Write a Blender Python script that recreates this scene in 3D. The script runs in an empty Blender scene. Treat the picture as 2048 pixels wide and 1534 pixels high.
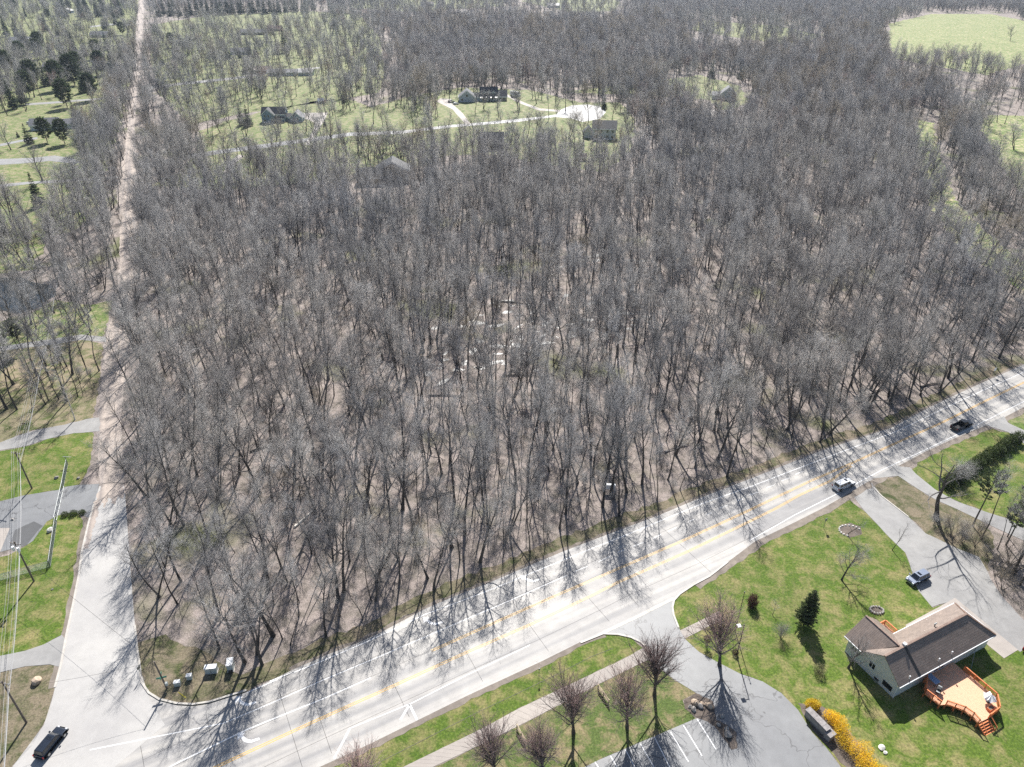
import bpy, math, random
import numpy as np
from mathutils import Vector, Matrix
from mathutils.geometry import tessellate_polygon
random.seed(7); RNG = np.random.default_rng(7)
S = bpy.context.scene
COL = S.collection
PI = math.pi

# ---------------- camera, sky, sun, exposure ----------------
CAM_H = 100.0; F_PX = 1419.0; PITCH = math.radians(31.72)
cam = bpy.data.cameras.new("camera"); cam.sensor_width = 36; cam.lens = F_PX / 2048 * 36
cam.clip_start = 1.0; cam.clip_end = 20000
cam_o = bpy.data.objects.new("camera", cam); COL.objects.link(cam_o)
cam_o.location = (0, 0, CAM_H); cam_o.rotation_euler = (PI / 2 - PITCH, 0, 0)
S.camera = cam_o
SUN_EL = math.radians(43); SUN_AZ = math.radians(1.5)      # azimuth measured from +Y towards +X
world = bpy.data.worlds.new("World"); S.world = world; world.use_nodes = True
wn = world.node_tree; bg = wn.nodes["Background"]
sky = wn.nodes.new("ShaderNodeTexSky"); sky.sky_type = 'NISHITA'; sky.sun_disc = False
sky.sun_elevation = SUN_EL; sky.sun_rotation = SUN_AZ; sky.air_density = 1.0; sky.dust_density = 1.0
wn.links.new(sky.outputs[0], bg.inputs[0]); bg.inputs[1].default_value = 0.065
sl = bpy.data.lights.new("sun", 'SUN'); sl.energy = 5.0; sl.angle = math.radians(0.55); sl.color = (1, .965, .91)
so = bpy.data.objects.new("sun", sl); COL.objects.link(so)
sdir = Vector((math.sin(SUN_AZ) * math.cos(SUN_EL), math.cos(SUN_AZ) * math.cos(SUN_EL), math.sin(SUN_EL)))
so.rotation_euler = sdir.to_track_quat('Z', 'Y').to_euler(); so.location = (0, 0, 300)
S.view_settings.view_transform = 'Standard'; S.view_settings.look = 'None'
S.view_settings.exposure = 0.79; S.view_settings.gamma = 1; S.view_settings.use_curve_mapping = False
S.cycles.use_denoising = False
S.cycles.max_bounces = 6; S.cycles.diffuse_bounces = 2; S.cycles.glossy_bounces = 2
S.cycles.transmission_bounces = 3; S.cycles.transparent_max_bounces = 6; S.cycles.volume_bounces = 0

# ---------------- survey helpers: photograph pixel -> point on the ground ----------------
CP, SP = math.cos(PITCH), math.sin(PITCH)
def at(x, y, z=0.0):
    u = (x - 1024) / F_PX; v = (767 - y) / F_PX
    dy = CP + v * SP; dz = -SP + v * CP
    t = (CAM_H - z) / -dz
    return Vector((u * t, dy * t, z))
def to_px(X, Y, Z=0.0):
    Z = Z - CAM_H
    d = Y * CP - Z * SP; up = Y * SP + Z * CP
    return 1024 + F_PX * X / d, 767 - F_PX * up / d

# ---------------- materials ----------------
MATS = {}
def new_mat(name):
    m = bpy.data.materials.new(name); m.use_nodes = True
    nt = m.node_tree; MATS[name] = m
    return m, nt, nt.nodes["Principled BSDF"]
def ramp(nt, fac, stops):
    r = nt.nodes.new("ShaderNodeValToRGB")
    while len(r.color_ramp.elements) < len(stops): r.color_ramp.elements.new(.5)
    for e, (p, c) in zip(r.color_ramp.elements, stops): e.position = p; e.color = (*c, 1)
    nt.links.new(fac, r.inputs[0]); return r.outputs[0]
def noise(nt, scale, detail=5, rough=.6, vec=None, dist=0, seed=0):
    n = nt.nodes.new("ShaderNodeTexNoise"); n.inputs["Scale"].default_value = scale
    n.inputs["Detail"].default_value = detail; n.inputs["Roughness"].default_value = rough
    n.inputs["Distortion"].default_value = dist
    if vec is None:
        g = nt.nodes.new("ShaderNodeNewGeometry"); vec = g.outputs["Position"]
    if seed:
        mp = nt.nodes.new("ShaderNodeMapping"); mp.inputs["Location"].default_value = (seed, seed * 2, 0)
        nt.links.new(vec, mp.inputs[0]); vec = mp.outputs[0]
    nt.links.new(vec, n.inputs["Vector"]); return n.outputs["Fac"]
def mixc(nt, fac, a, b, mode='MIX'):
    m = nt.nodes.new("ShaderNodeMix"); m.data_type = 'RGBA'; m.blend_type = mode
    if isinstance(fac, float): m.inputs[0].default_value = fac
    else: nt.links.new(fac, m.inputs[0])
    for s, i in ((a, 6), (b, 7)):
        if isinstance(s, tuple): m.inputs[i].default_value = (*s, 1)
        else: nt.links.new(s, m.inputs[i])
    return m.outputs[2]
def step(nt, fac, lo, hi):
    m = nt.nodes.new("ShaderNodeMapRange"); m.inputs[1].default_value = lo; m.inputs[2].default_value = hi
    nt.links.new(fac, m.inputs[0]); return m.outputs[0]
def bump(nt, b, h, strength=.3, dist=.1):
    n = nt.nodes.new("ShaderNodeBump"); n.inputs["Strength"].default_value = strength; n.inputs["Distance"].default_value = dist
    nt.links.new(h, n.inputs["Height"]); nt.links.new(n.outputs[0], b.inputs["Normal"])
def plain(name, c, rough=.6, metal=0.0, var=.12, scale=3.0, spec=.5, bmp=0):
    m, nt, b = new_mat(name)
    n = noise(nt, scale)
    lo = tuple(v * (1 - var) for v in c); hi = tuple(min(1, v * (1 + var)) for v in c)
    nt.links.new(ramp(nt, n, [(.3, lo), (.7, hi)]), b.inputs["Base Color"])
    b.inputs["Roughness"].default_value = rough; b.inputs["Metallic"].default_value = metal
    b.inputs["Specular IOR Level"].default_value = spec
    if bmp: bump(nt, b, n, bmp, .02)
    return m

def make_litter():
    m, nt, b = new_mat("leaf_litter")
    f = noise(nt, 5.5, 8, .85); mid = noise(nt, .35, 5, .7, seed=3); big = noise(nt, .03, 4, .6, seed=9)
    c = ramp(nt, f, [(.33, (.05, .04, .034)), (.44, (.21, .172, .155)), (.55, (.40, .34, .31)), (.68, (.70, .62, .57))])
    c2 = ramp(nt, f, [(.35, (.04, .036, .030)), (.5, (.155, .135, .115)), (.66, (.36, .32, .28))])
    c = mixc(nt, step(nt, mid, .42, .62), c, c2)
    c3 = ramp(nt, f, [(.35, (.05, .06, .025)), (.52, (.13, .135, .06)), (.66, (.27, .26, .15))])
    c = mixc(nt, step(nt, big, .56, .66), c, c3)
    nt.links.new(c, b.inputs["Base Color"]); b.inputs["Roughness"].default_value = .85
    b.inputs["Specular IOR Level"].default_value = .25
    bump(nt, b, f, .8, .12); return m
def make_grass(name, g1, g2, dry, dry_lo, dry_hi, fine=3.2):
    m, nt, b = new_mat(name)
    f = noise(nt, fine, 8, .8); mid = noise(nt, .32, 6, .7, seed=5, dist=.4); big = noise(nt, .05, 4, .6, seed=12)
    c = ramp(nt, f, [(.34, tuple(v * .45 for v in g1)), (.5, g1), (.66, g2)])
    d = ramp(nt, f, [(.34, tuple(v * .5 for v in dry)), (.5, dry), (.66, tuple(min(1, v * 1.5) for v in dry))])
    s1 = step(nt, mid, dry_lo, dry_hi)
    c = mixc(nt, s1, c, d)
    c = mixc(nt, step(nt, big, .4, .7), c, (g2[0] * 1.15, g2[1] * 1.0, g2[2] * .9), 'MIX') if False else c
    shade = ramp(nt, big, [(.3, (.8, .85, .75)), (.7, (1.15, 1.1, 1.1))])
    c = mixc(nt, 1.0, c, shade, 'MULTIPLY')
    nt.links.new(c, b.inputs["Base Color"]); b.inputs["Roughness"].default_value = .8
    b.inputs["Specular IOR Level"].default_value = .2
    bump(nt, b, f, .7, .08); return m
def make_paving(name, base, rough=.45, tint=(1, .97, .93), stain=.25, spec=.5, crack=0.0, streak=None):
    m, nt, b = new_mat(name)
    f = noise(nt, 14, 6, .8); mid = noise(nt, .5, 6, .65, seed=2); big = noise(nt, .07, 4, .6, seed=8)
    lo = tuple(base * t * (1 - stain) for t in tint); hi = tuple(min(.9, base * t * (1 + stain * .6)) for t in tint)
    c = ramp(nt, mid, [(.3, lo), (.7, hi)])
    c = mixc(nt, 1.0, c, ramp(nt, f, [(.3, (.8, .8, .8)), (.7, (1.12, 1.12, 1.12))]), 'MULTIPLY')
    c = mixc(nt, 1.0, c, ramp(nt, big, [(.3, (.85, .85, .86)), (.7, (1.1, 1.1, 1.08))]), 'MULTIPLY')
    if streak is not None:      # tyre polished tracks running along the road
        g = nt.nodes.new("ShaderNodeNewGeometry"); mp = nt.nodes.new("ShaderNodeMapping")
        mp.inputs["Rotation"].default_value = (0, 0, -streak)
        m2 = nt.nodes.new("ShaderNodeMapping"); m2.inputs["Scale"].default_value = (.015, .6, 1)
        nt.links.new(g.outputs["Position"], mp.inputs[0]); nt.links.new(mp.outputs[0], m2.inputs[0])
        sn = noise(nt, 1.0, 3, .5, vec=m2.outputs[0])
        c = mixc(nt, 1.0, c, ramp(nt, sn, [(.35, (.72, .73, .76)), (.6, (1.1, 1.09, 1.07))]), 'MULTIPLY')
    if crack:
        v = nt.nodes.new("ShaderNodeTexVoronoi"); v.feature = 'DISTANCE_TO_EDGE'; v.inputs["Scale"].default_value = crack
        g = nt.nodes.new("ShaderNodeNewGeometry"); vm = nt.nodes.new("ShaderNodeVectorMath"); vm.operation = 'ADD'
        nz = nt.nodes.new("ShaderNodeTexNoise"); nz.inputs["Scale"].default_value = .4
        sc = nt.nodes.new("ShaderNodeVectorMath"); sc.operation = 'SCALE'; sc.inputs[3].default_value = 5
        nt.links.new(g.outputs["Position"], nz.inputs["Vector"]); nt.links.new(nz.outputs["Color"], sc.inputs[0])
        nt.links.new(g.outputs["Position"], vm.inputs[0]); nt.links.new(sc.outputs[0], vm.inputs[1])
        nt.links.new(vm.outputs[0], v.inputs["Vector"])
        k = step(nt, v.outputs["Distance"], .0, .012)
        c = mixc(nt, k, (base * .4, base * .4, base * .42), c)
    nt.links.new(c, b.inputs["Base Color"])
    b.inputs["Roughness"].default_value = rough; b.inputs["Specular IOR Level"].default_value = spec
    bump(nt, b, f, .25, .02); return m
def make_bark(name, lo, hi, scale=3.0, rough=.8, spec=.3):
    m, nt, b = new_mat(name)
    oi = nt.nodes.new("ShaderNodeObjectInfo"); tc = nt.nodes.new("ShaderNodeTexCoord")
    n = noise(nt, scale, 4, .7, vec=tc.outputs["Object"])
    c = ramp(nt, n, [(.3, lo), (.7, hi)])
    t = ramp(nt, oi.outputs["Random"], [(0, (.58, .57, .58)), (.35, (.92, .90, .89)), (.7, (1.1, 1.07, 1.03)), (1, (1.4, 1.38, 1.36))])
    c = mixc(nt, 1.0, c, t, 'MULTIPLY')
    w = noise(nt, .018, 4, .65)      # stands of different species have their own bark tone
    c = mixc(nt, 1.0, c, ramp(nt, w, [(.34, (.66, .68, .73)), (.46, (1.0, 1.0, 1.0)), (.54, (1.14, 1.12, 1.08)), (.64, (.84, .81, .79))]), 'MULTIPLY')
    nt.links.new(c, b.inputs["Base Color"]); b.inputs["Roughness"].default_value = rough
    b.inputs["Specular IOR Level"].default_value = spec; return m
def make_leafy(name, lo, hi, trans=.25):
    m, nt, b = new_mat(name)
    oi = nt.nodes.new("ShaderNodeObjectInfo")
    n = noise(nt, 1.6, 4, .7)
    c = ramp(nt, n, [(.3, lo), (.7, hi)])
    t = ramp(nt, oi.outputs["Random"], [(0, (.75, .8, .8)), (1, (1.25, 1.2, 1.1))])
    c = mixc(nt, 1.0, c, t, 'MULTIPLY')
    nt.links.new(c, b.inputs["Base Color"]); b.inputs["Roughness"].default_value = .6
    b.inputs["Specular IOR Level"].default_value = .3
    tr = nt.nodes.new("ShaderNodeBsdfTranslucent"); mx = nt.nodes.new("ShaderNodeMixShader"); mx.inputs[0].default_value = trans
    nt.links.new(c, tr.inputs[0]); out = nt.nodes["Material Output"]
    nt.links.new(b.outputs[0], mx.inputs[1]); nt.links.new(tr.outputs[0], mx.inputs[2]); nt.links.new(mx.outputs[0], out.inputs[0])
    return m

LITTER = make_litter()
GRASS = make_grass("lawn_grass", (.075, .128, .014), (.172, .235, .040), (.23, .205, .09), .44, .64, 2.6)
GRASS_DARK = make_grass("verge_grass", (.055, .070, .024), (.115, .135, .045), (.20, .165, .12), .36, .56)  # olive and litter brown, with the wood's shade darkened into the colour
GRASS_LIGHT = make_grass("pale_grass", (.105, .16, .035), (.20, .26, .08), (.28, .25, .15), .42, .60, 1.2)
GRASS_FIELD = make_grass("field_grass", (.15, .22, .06), (.28, .33, .12), (.40, .36, .22), .45, .58, .8)
CONCRETE = make_paving("road_concrete", .42, .55, (1, .965, .93), .14, .3, streak=math.radians(28))
CONC_SIDE = make_paving("street_concrete", .45, .5, (1, .97, .94), .08, .35)
GRASS_WORN = make_grass("thin_grass", (.08, .105, .03), (.17, .19, .07), (.26, .215, .15), .38, .56)
ASPHALT = make_paving("old_asphalt", .21, .5, (.97, .99, 1.03), .14, .5, crack=.11)
ASPHALT_B = make_paving("weathered_asphalt", .30, .5, (1, .98, .96), .18, .5)
ASPHALT_D = make_paving("dark_asphalt", .10, .6, (.97, .99, 1.03), .12, .4)
GRAVEL = make_paving("gravel_dirt", .42, .8, (1, .86, .77), .22, .3, streak=math.radians(113.7))
WALKC = make_paving("sidewalk_concrete", .40, .7, (1, .90, .82), .10, .3)
SHOULDER = make_paving("shoulder_gravel", .26, .85, (1, .86, .74), .35, .2)
MULCH = make_paving("mulch", .17, .9, (1, .82, .70), .5, .2)
JOINT = plain("joint_sealant", (.13, .12, .115), .8)
JOINT_D = plain("slab_gap", (.10, .08, .07), .9)
KERBM = plain("kerb_concrete", (.47, .44, .40), .6, var=.15, scale=1.2)
WHITE_P = plain("white_road_paint", (.82, .82, .82), .5, var=.06, scale=4)
YELLOW_P = plain("yellow_road_paint", (.72, .42, .08), .5, var=.15, scale=4)
BARK = make_bark("dark_bark", (.034, .032, .030), (.13, .12, .115))
LIMB = make_bark("limb_bark", (.085, .082, .080), (.26, .25, .25))
TWIG = make_bark("grey_twigs", (.235, .235, .238), (.58, .58, .585), 1.2, .6, .45)
TWIG_RED = make_bark("red_budding_twigs", (.25, .15, .14), (.48, .36, .34), 1.2, .6, .5)
TWIG_TAN = make_bark("tan_twigs", (.22, .18, .12), (.38, .32, .23), 1.2, .6, .5)
BARK_PALE = make_bark("pale_bark", (.38, .36, .33), (.72, .70, .66))
NEEDLE = make_leafy("spruce_needles", (.02, .042, .02), (.07, .105, .05))
NEEDLE_P = make_leafy("pine_needles", (.045, .07, .03), (.13, .165, .075))
HEDGEM = make_leafy("hedge_leaves", (.03, .05, .015), (.10, .135, .04))
YEL = make_leafy("forsythia_flowers", (.62, .38, .02), (.95, .70, .05), .3)
REDLEAF = make_leafy("dark_red_leaves", (.05, .018, .018), (.12, .045, .04))
TANLEAF = make_leafy("pale_buds", (.20, .19, .09), (.36, .33, .17))
WOODPOLE = plain("utility_pole_wood", (.16, .135, .115), .85, var=.3, scale=2)
GALV = plain("galvanised_steel", (.34, .36, .36), .55, .5)
BLACKM = plain("black_metal", (.025, .025, .027), .5)
WIREM = plain("aluminium_wire", (.55, .55, .56), .35, .6)
GREENS = plain("street_sign_green", (.02, .20, .14), .5)
WHITEM = plain("white_enamel", (.78, .79, .80), .45)
UTILM = plain("utility_box_grey", (.50, .54, .53), .5)
YELLOWM = plain("yellow_plastic", (.70, .58, .03), .5)
BOULD = plain("tan_boulder", (.46, .36, .27), .85, var=.35, scale=2.2, bmp=.5)
BOULD_G = plain("grey_boulder", (.30, .28, .26), .85, var=.35, scale=2.2, bmp=.5)
BOULD_W = plain("pale_boulder", (.62, .60, .56), .85, var=.2, scale=2.2, bmp=.5)
STONE = plain("sign_wall_stone", (.27, .25, .245), .85, var=.3, scale=2, bmp=.4)
CEDAR = plain("stained_deck_wood", (.66, .21, .075), .6, var=.15, scale=5)
DECKB = plain("deck_board_wood", (.74, .43, .27), .6, var=.10, scale=3)
CEDAR_D = plain("deck_board_gap", (.25, .09, .045), .8)
PALEWOOD = plain("weathered_rail_wood", (.46, .38, .25), .8, var=.2, scale=6)
TYRE = plain("tyre_rubber", (.018, .018, .018), .8)
RIM = plain("alloy_rim", (.45, .46, .47), .35, .8)
GLASS = plain("dark_window_glass", (.012, .015, .02), .08, var=.02, spec=.8)
def paint(name, c, metal=.3):
    m, nt, b = new_mat(name); b.inputs["Base Color"].default_value = (*c, 1); b.inputs["Metallic"].default_value = metal
    n = noise(nt, 1.5); r = nt.nodes.new("ShaderNodeMapRange"); r.inputs[3].default_value = .25; r.inputs[4].default_value = .4
    nt.links.new(n, r.inputs[0]); nt.links.new(r.outputs[0], b.inputs["Roughness"])
    b.inputs["Coat Weight"].default_value = .6; b.inputs["Coat Roughness"].default_value = .08; return m
P_WHITE = paint("white_car_paint", (.78, .79, .80), 0.0); P_BLACK = paint("black_car_paint", (.012, .013, .016))
P_BLUE = paint("silver_blue_car_paint", (.30, .34, .42), .5); P_NAVY = paint("dark_blue_car_paint", (.02, .028, .045), .4)
P_RED = paint("dark_red_car_paint", (.22, .015, .03), .3)
HEAD = plain("headlight_lens", (.7, .72, .75), .15); TAIL = plain("tail_light_lens", (.35, .02, .02), .25)
SHING_T = None
def shingles(name, lo, hi, angle):
    m, nt, b = new_mat(name)
    tc = nt.nodes.new("ShaderNodeTexCoord")
    w = nt.nodes.new("ShaderNodeTexBrick"); w.inputs["Scale"].default_value = 1.0
    w.inputs["Brick Width"].default_value = .9; w.inputs["Row Height"].default_value = .28
    w.inputs["Mortar Size"].default_value = .02
    w.inputs["Color1"].default_value = (*lo, 1); w.inputs["Color2"].default_value = (*hi, 1)
    w.inputs["Mortar"].default_value = (*[v * .6 for v in lo], 1)
    nt.links.new(tc.outputs["Object"], w.inputs["Vector"])
    n = noise(nt, .6, 5, .7); c = mixc(nt, 1.0, w.outputs["Color"], ramp(nt, n, [(.3, (.8, .8, .8)), (.7, (1.15, 1.14, 1.12))]), 'MULTIPLY')
    n2 = noise(nt, 12, 3, .8); c = mixc(nt, 1.0, c, ramp(nt, n2, [(.3, (.75, .75, .75)), (.7, (1.2, 1.2, 1.2))]), 'MULTIPLY')
    nt.links.new(c, b.inputs["Base Color"]); b.inputs["Roughness"].default_value = .5
    bump(nt, b, w.outputs["Fac"], .3, .02); return m
ROOF_TAN = shingles("brown_shingles", (.23, .182, .157), (.28, .222, .19), 0)
ROOF_DK = shingles("dark_shingles", (.045, .047, .055), (.075, .077, .085), 0)
ROOF_GR = shingles("grey_shingles", (.19, .19, .20), (.27, .27, .28), 0)
ROOF_BR = shingles("warm_brown_shingles", (.20, .13, .10), (.28, .19, .15), 0)
def siding(name, c):
    m, nt, b = new_mat(name)
    g = nt.nodes.new("ShaderNodeTexCoord"); w = nt.nodes.new("ShaderNodeTexWave"); w.bands_direction = 'Z'
    w.inputs["Scale"].default_value = 1.6; nt.links.new(g.outputs["Object"], w.inputs["Vector"])
    n = noise(nt, 1.2, 5, .6)
    k = mixc(nt, 1.0, ramp(nt, n, [(.3, tuple(v * .88 for v in c)), (.7, c)]), ramp(nt, w.outputs["Fac"], [(.0, (.82, .82, .82)), (.25, (1, 1, 1))]), 'MULTIPLY')
    nt.links.new(k, b.inputs["Base Color"]); b.inputs["Roughness"].default_value = .6
    bump(nt, b, w.outputs["Fac"], .3, .02); return m
SIDE_W = siding("white_siding", (.66, .69, .70)); SIDE_G = siding("grey_siding", (.52, .56, .60))
SIDE_B = siding("slate_blue_siding", (.28, .38, .47)); SIDE_T = siding("tan_siding", (.42, .36, .28))
SIDE_BL = siding("blue_siding", (.12, .2, .36)); BRICKM = plain("red_brick_wall", (.26, .13, .10), .85, var=.25, scale=6)

# ---------------- mesh helpers ----------------
class MB:
    def __init__(s): s.v = []; s.f = []; s.m = []; s.mi = 0
    def quadbox(s, pts):        # 8 points: bottom 4 ccw, top 4 ccw
        b = len(s.v); s.v += [tuple(p) for p in pts]
        for f in ((0, 3, 2, 1), (4, 5, 6, 7), (0, 1, 5, 4), (1, 2, 6, 5), (2, 3, 7, 6), (3, 0, 4, 7)):
            s.f.append(tuple(b + i for i in f)); s.m.append(s.mi)
        return s
    def box(s, x0, x1, y0, y1, z0, z1):
        return s.quadbox([(x0, y0, z0), (x1, y0, z0), (x1, y1, z0), (x0, y1, z0), (x0, y0, z1), (x1, y0, z1), (x1, y1, z1), (x0, y1, z1)])
    def bar(s, a, b, w, h=None):        # rectangular bar between two points
        a = Vector(a); b = Vector(b); d = (b - a).normalized(); h = h or w
        up = Vector((0, 0, 1)) if abs(d.z) < .95 else Vector((0, 1, 0))
        x = d.cross(up).normalized() * w / 2; y = x.cross(d).normalized() * h / 2
        return s.quadbox([a - x - y, a + x - y, b + x - y, b - x - y, a - x + y, a + x + y, b + x + y, b - x + y])
    def tube(s, pts, rs, n=6, caps=True):
        pts = [Vector(p) for p in pts]; rings = []
        if not hasattr(rs, '__len__'): rs = [rs] * len(pts)
        for i, p in enumerate(pts):
            d = (pts[min(i + 1, len(pts) - 1)] - pts[max(i - 1, 0)]).normalized()
            up = Vector((1, 0, 0)) if abs(d.x) < .9 else Vector((0, 1, 0))
            x = d.cross(up).normalized(); y = d.cross(x)
            b = len(s.v); rings.append(b)
            for k in range(n):
                a = 2 * PI * k / n; s.v.append(tuple(p + (x * math.cos(a) + y * math.sin(a)) * rs[i]))
        for r0, r1 in zip(rings, rings[1:]):
            for k in range(n):
                s.f.append((r0 + k, r0 + (k + 1) % n, r1 + (k + 1) % n, r1 + k)); s.m.append(s.mi)
        if caps:
            s.f.append(tuple(rings[0] + k for k in range(n))[::-1]); s.m.append(s.mi)
            s.f.append(tuple(rings[-1] + k for k in range(n))); s.m.append(s.mi)
        return s
    def face(s, pts):
        b = len(s.v); s.v += [tuple(p) for p in pts]; s.f.append(tuple(range(b, b + len(pts)))); s.m.append(s.mi); return s
    def prism(s, poly, z0, z1):         # poly list of (x,y)
        b = len(s.v); n = len(poly)
        s.v += [(x, y, z0) for x, y in poly] + [(x, y, z1) for x, y in poly]
        s.f.append(tuple(range(b + n - 1, b - 1, -1))); s.m.append(s.mi); s.f.append(tuple(range(b + n, b + 2 * n))); s.m.append(s.mi)
        for i in range(n):
            j = (i + 1) % n; s.f.append((b + i, b + j, b + n + j, b + n + i)); s.m.append(s.mi)
        return s
    def mesh(s, name, mats, smooth=False):
        me = bpy.data.meshes.new(name); me.from_pydata(s.v, [], s.f); 
        for m in (mats if isinstance(mats, (list, tuple)) else [mats]): me.materials.append(m)
        if len(set(s.m)) > 1: me.polygons.foreach_set("material_index", s.m)
        if smooth: me.polygons.foreach_set("use_smooth", [True] * len(me.polygons))
        me.update(); return me
    def build(s, name, mats, parent=None, smooth=False):
        return link(name, s.mesh(name, mats, smooth), parent)
def link(name, data, parent=None):
    o = bpy.data.objects.new(name, data); COL.objects.link(o)
    if parent: o.parent = parent
    return o
def tag(o, label=None, cat=None, group=None, kind=None):
    if label: o["label"] = label
    if cat: o["category"] = cat
    if group: o["group"] = group
    if kind: o["kind"] = kind
    return o
def thing(name, label, cat, loc, rz=0, group=None):
    o = bpy.data.objects.new(name, None); COL.objects.link(o); o.empty_display_size = .5
    o.location = loc; o.rotation_euler = (0, 0, rz); tag(o, label, cat, group); return o
def copy_thing(src, label, loc, rz=0, sc=None, group=None):
    r = src.copy(); COL.objects.link(r); r.location = loc; r.rotation_euler = (0, 0, rz)
    if sc: r.scale = (sc, sc, sc) if not hasattr(sc, '__len__') else sc
    r["label"] = label
    if group: r["group"] = group
    for ch in src.children:
        c = ch.copy(); COL.objects.link(c); c.parent = r
        for g in ch.children:
            d = g.copy(); COL.objects.link(d); d.parent = c
    return r

def ragged(poly, stepm, amp):
    out = []; n = len(poly)
    for i in range(n):
        a = poly[i]; b = poly[(i + 1) % n]; L = (b - a).length; k = max(1, int(L / stepm))
        nrm = Vector((-(b - a).y, (b - a).x, 0)).normalized() if L > 0 else Vector((0, 0, 0))
        for j in range(k):
            p = a + (b - a) * (j / k)
            out.append(p + nrm * random.uniform(-amp, amp))
    return out
def sheet(name, px, z, mat, rag=None, world_pts=False):
    pts = [Vector((p[0], p[1], 0)) if world_pts else at(*p) for p in px]
    if rag: pts = ragged(pts, *rag)
    tri = tessellate_polygon([[Vector((p.x, p.y, 0)) for p in pts]])
    me = bpy.data.meshes.new(name)
    fs = []
    for t in tri:
        a, b, c = [pts[i] for i in t]
        fs.append(t if (b - a).cross(c - a).z > 0 else t[::-1])
    me.from_pydata([(p.x, p.y, z) for p in pts], [], fs); me.materials.append(mat); me.update()
    o = link(name, me); o["kind"] = "structure"; return o
def offset_line(pts, d):
    out = []
    for i, p in enumerate(pts):
        t = (pts[min(i + 1, len(pts) - 1)] - pts[max(i - 1, 0)]); t.z = 0; t.normalize()
        out.append(p + Vector((-t.y, t.x, 0)) * d)
    return out
def ribbon(mb, px, w, z, world_pts=False, dz=0.0):
    pts = [Vector((p[0], p[1], 0)) if world_pts else at(*p) for p in px]
    l = offset_line(pts, w / 2); r = offset_line(pts, -w / 2)
    for i in range(len(pts) - 1):
        q = [(r[i].x, r[i].y, z), (r[i + 1].x, r[i + 1].y, z), (l[i + 1].x, l[i + 1].y, z), (l[i].x, l[i].y, z)]
        if dz: mb.quadbox(q + [(a, b, z + dz) for a, b, _ in q])
        else: mb.face(q)
def ribbon_obj(name, lines, w, z, mat, parent=None, dz=0.0):
    mb = MB()
    for l in lines: ribbon(mb, l, w, z, dz=dz)
    return mb.build(name, mat, parent)

# ---------------- ground ----------------
mb = MB(); mb.face([(-7000, -300, 0), (7000, -300, 0), (7000, 9000, 0), (-7000, 9000, 0)])
tag(mb.build("ground", LITTER), kind="structure")

NORTH = [(283,1345),(282,1366),(296,1388),(318,1402),(353,1411),(386,1413),(419,1408),(454,1397),(493,1385),(536,1364),(583,1341),(654,1310),(720,1284),(760,1266),(848,1219),(908,1193),(982,1164),(1064,1129),(1134,1100),(1234,1062),(1317,1031),(1403,995),(1497,959),(1550,938),(1641,902),(1717,877),(1782,856),(1852,818),(1917,787),(1984,757),(2048,729),(2300,633),(2700,472)]
SOUTH = [(640,1534),(738,1489),(849,1434),(938,1390),(1012,1356),(1087,1321),(1161,1284),(1206,1267),(1347,1199),(1387,1167),(1419,1151),(1456,1124),(1510,1083),(1573,1053),(1647,1016),(1700,985),(1760,949),(1793,934),(1852,903),(1911,876),(1969,852),(2010,834),(2048,814),(2300,704),(2700,531)]
road = sheet("main_road", [(-500,1900),(-60,1650),(25,1534),(88,1450),(110,1380),(200,1340)] + NORTH + SOUTH[::-1] + [(300,1700),(0,1850)], .040, CONCRETE)
BL = [(25,1534),(63,1493),(88,1450),(100,1423),(110,1375),(123,1325),(133,1270),(140,1238),(148,1200),(158,1150),(164,1102),(178,1043),(188,1008),(199,972)]
side = sheet("side_street", [(25,1534)] + BL[1:] + [(248,972),(250,984),(255,1050),(263,1162),(270,1251),(278,1325),(284,1350),(300,1400),(330,1450),(200,1560)], .046, CONC_SIDE)
GL = [(199,975),(192,866),(195,833),(203,760),(208,677),(220,640),(235,602),(239,514),(240,465),(234,400),(232,371),(239,346),(246,310),(254,263),(258,212),(264,152),(268,108),(271,68),(274,34),(278,4),(283,-30)]
GR = [(250,988),(243,880),(244,824),(252,758),(256,693),(266,596),(276,530),(272,449),(272,371),(276,346),(272,300),(270,268),(269,247),(273,212),(281,152),(282,110),(285,68),(288,34),(290,4),(292,-30)]
sheet("gravel_road", GL + GR[::-1], .034, GRAVEL, (2.5, .35))
# worn shoulders
def band(name, line, d0, d1, z, mat, rag=(1.2, .25)):
    pts = [at(*p) for p in line]
    a = offset_line(pts, d0); b = offset_line(pts, d1)
    return sheet(name, [(p.x, p.y) for p in a + b[::-1]], z, mat, rag, True)
band("road_shoulder", [(2300,704),(2048,814),(2010,834),(1969,852),(1911,876),(1852,903),(1793,934),(1700,985),(1647,1016),(1573,1053),(1510,1083),(1456,1124),(1387,1167)], -.3, 1.5, .036, SHOULDER)
band("road_shoulder", SOUTH[:8][::-1], -.3, .9, .036, SHOULDER)
band("road_shoulder", NORTH[10:31], -.2, .7, .036, SHOULDER)
band("road_shoulder", BL[4:], -.2, 1.0, .030, SHOULDER)

sheet("gravel_apron", [(196,985),(205,968),(225,955),(245,960),(250,985),(243,1000),(236,992),(228,1010),(218,996),(210,1016),(203,1000),(192,1040),(178,1095),(166,1100),(178,1043),(188,1008)], .052, GRAVEL, (.5, .3))
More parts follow.
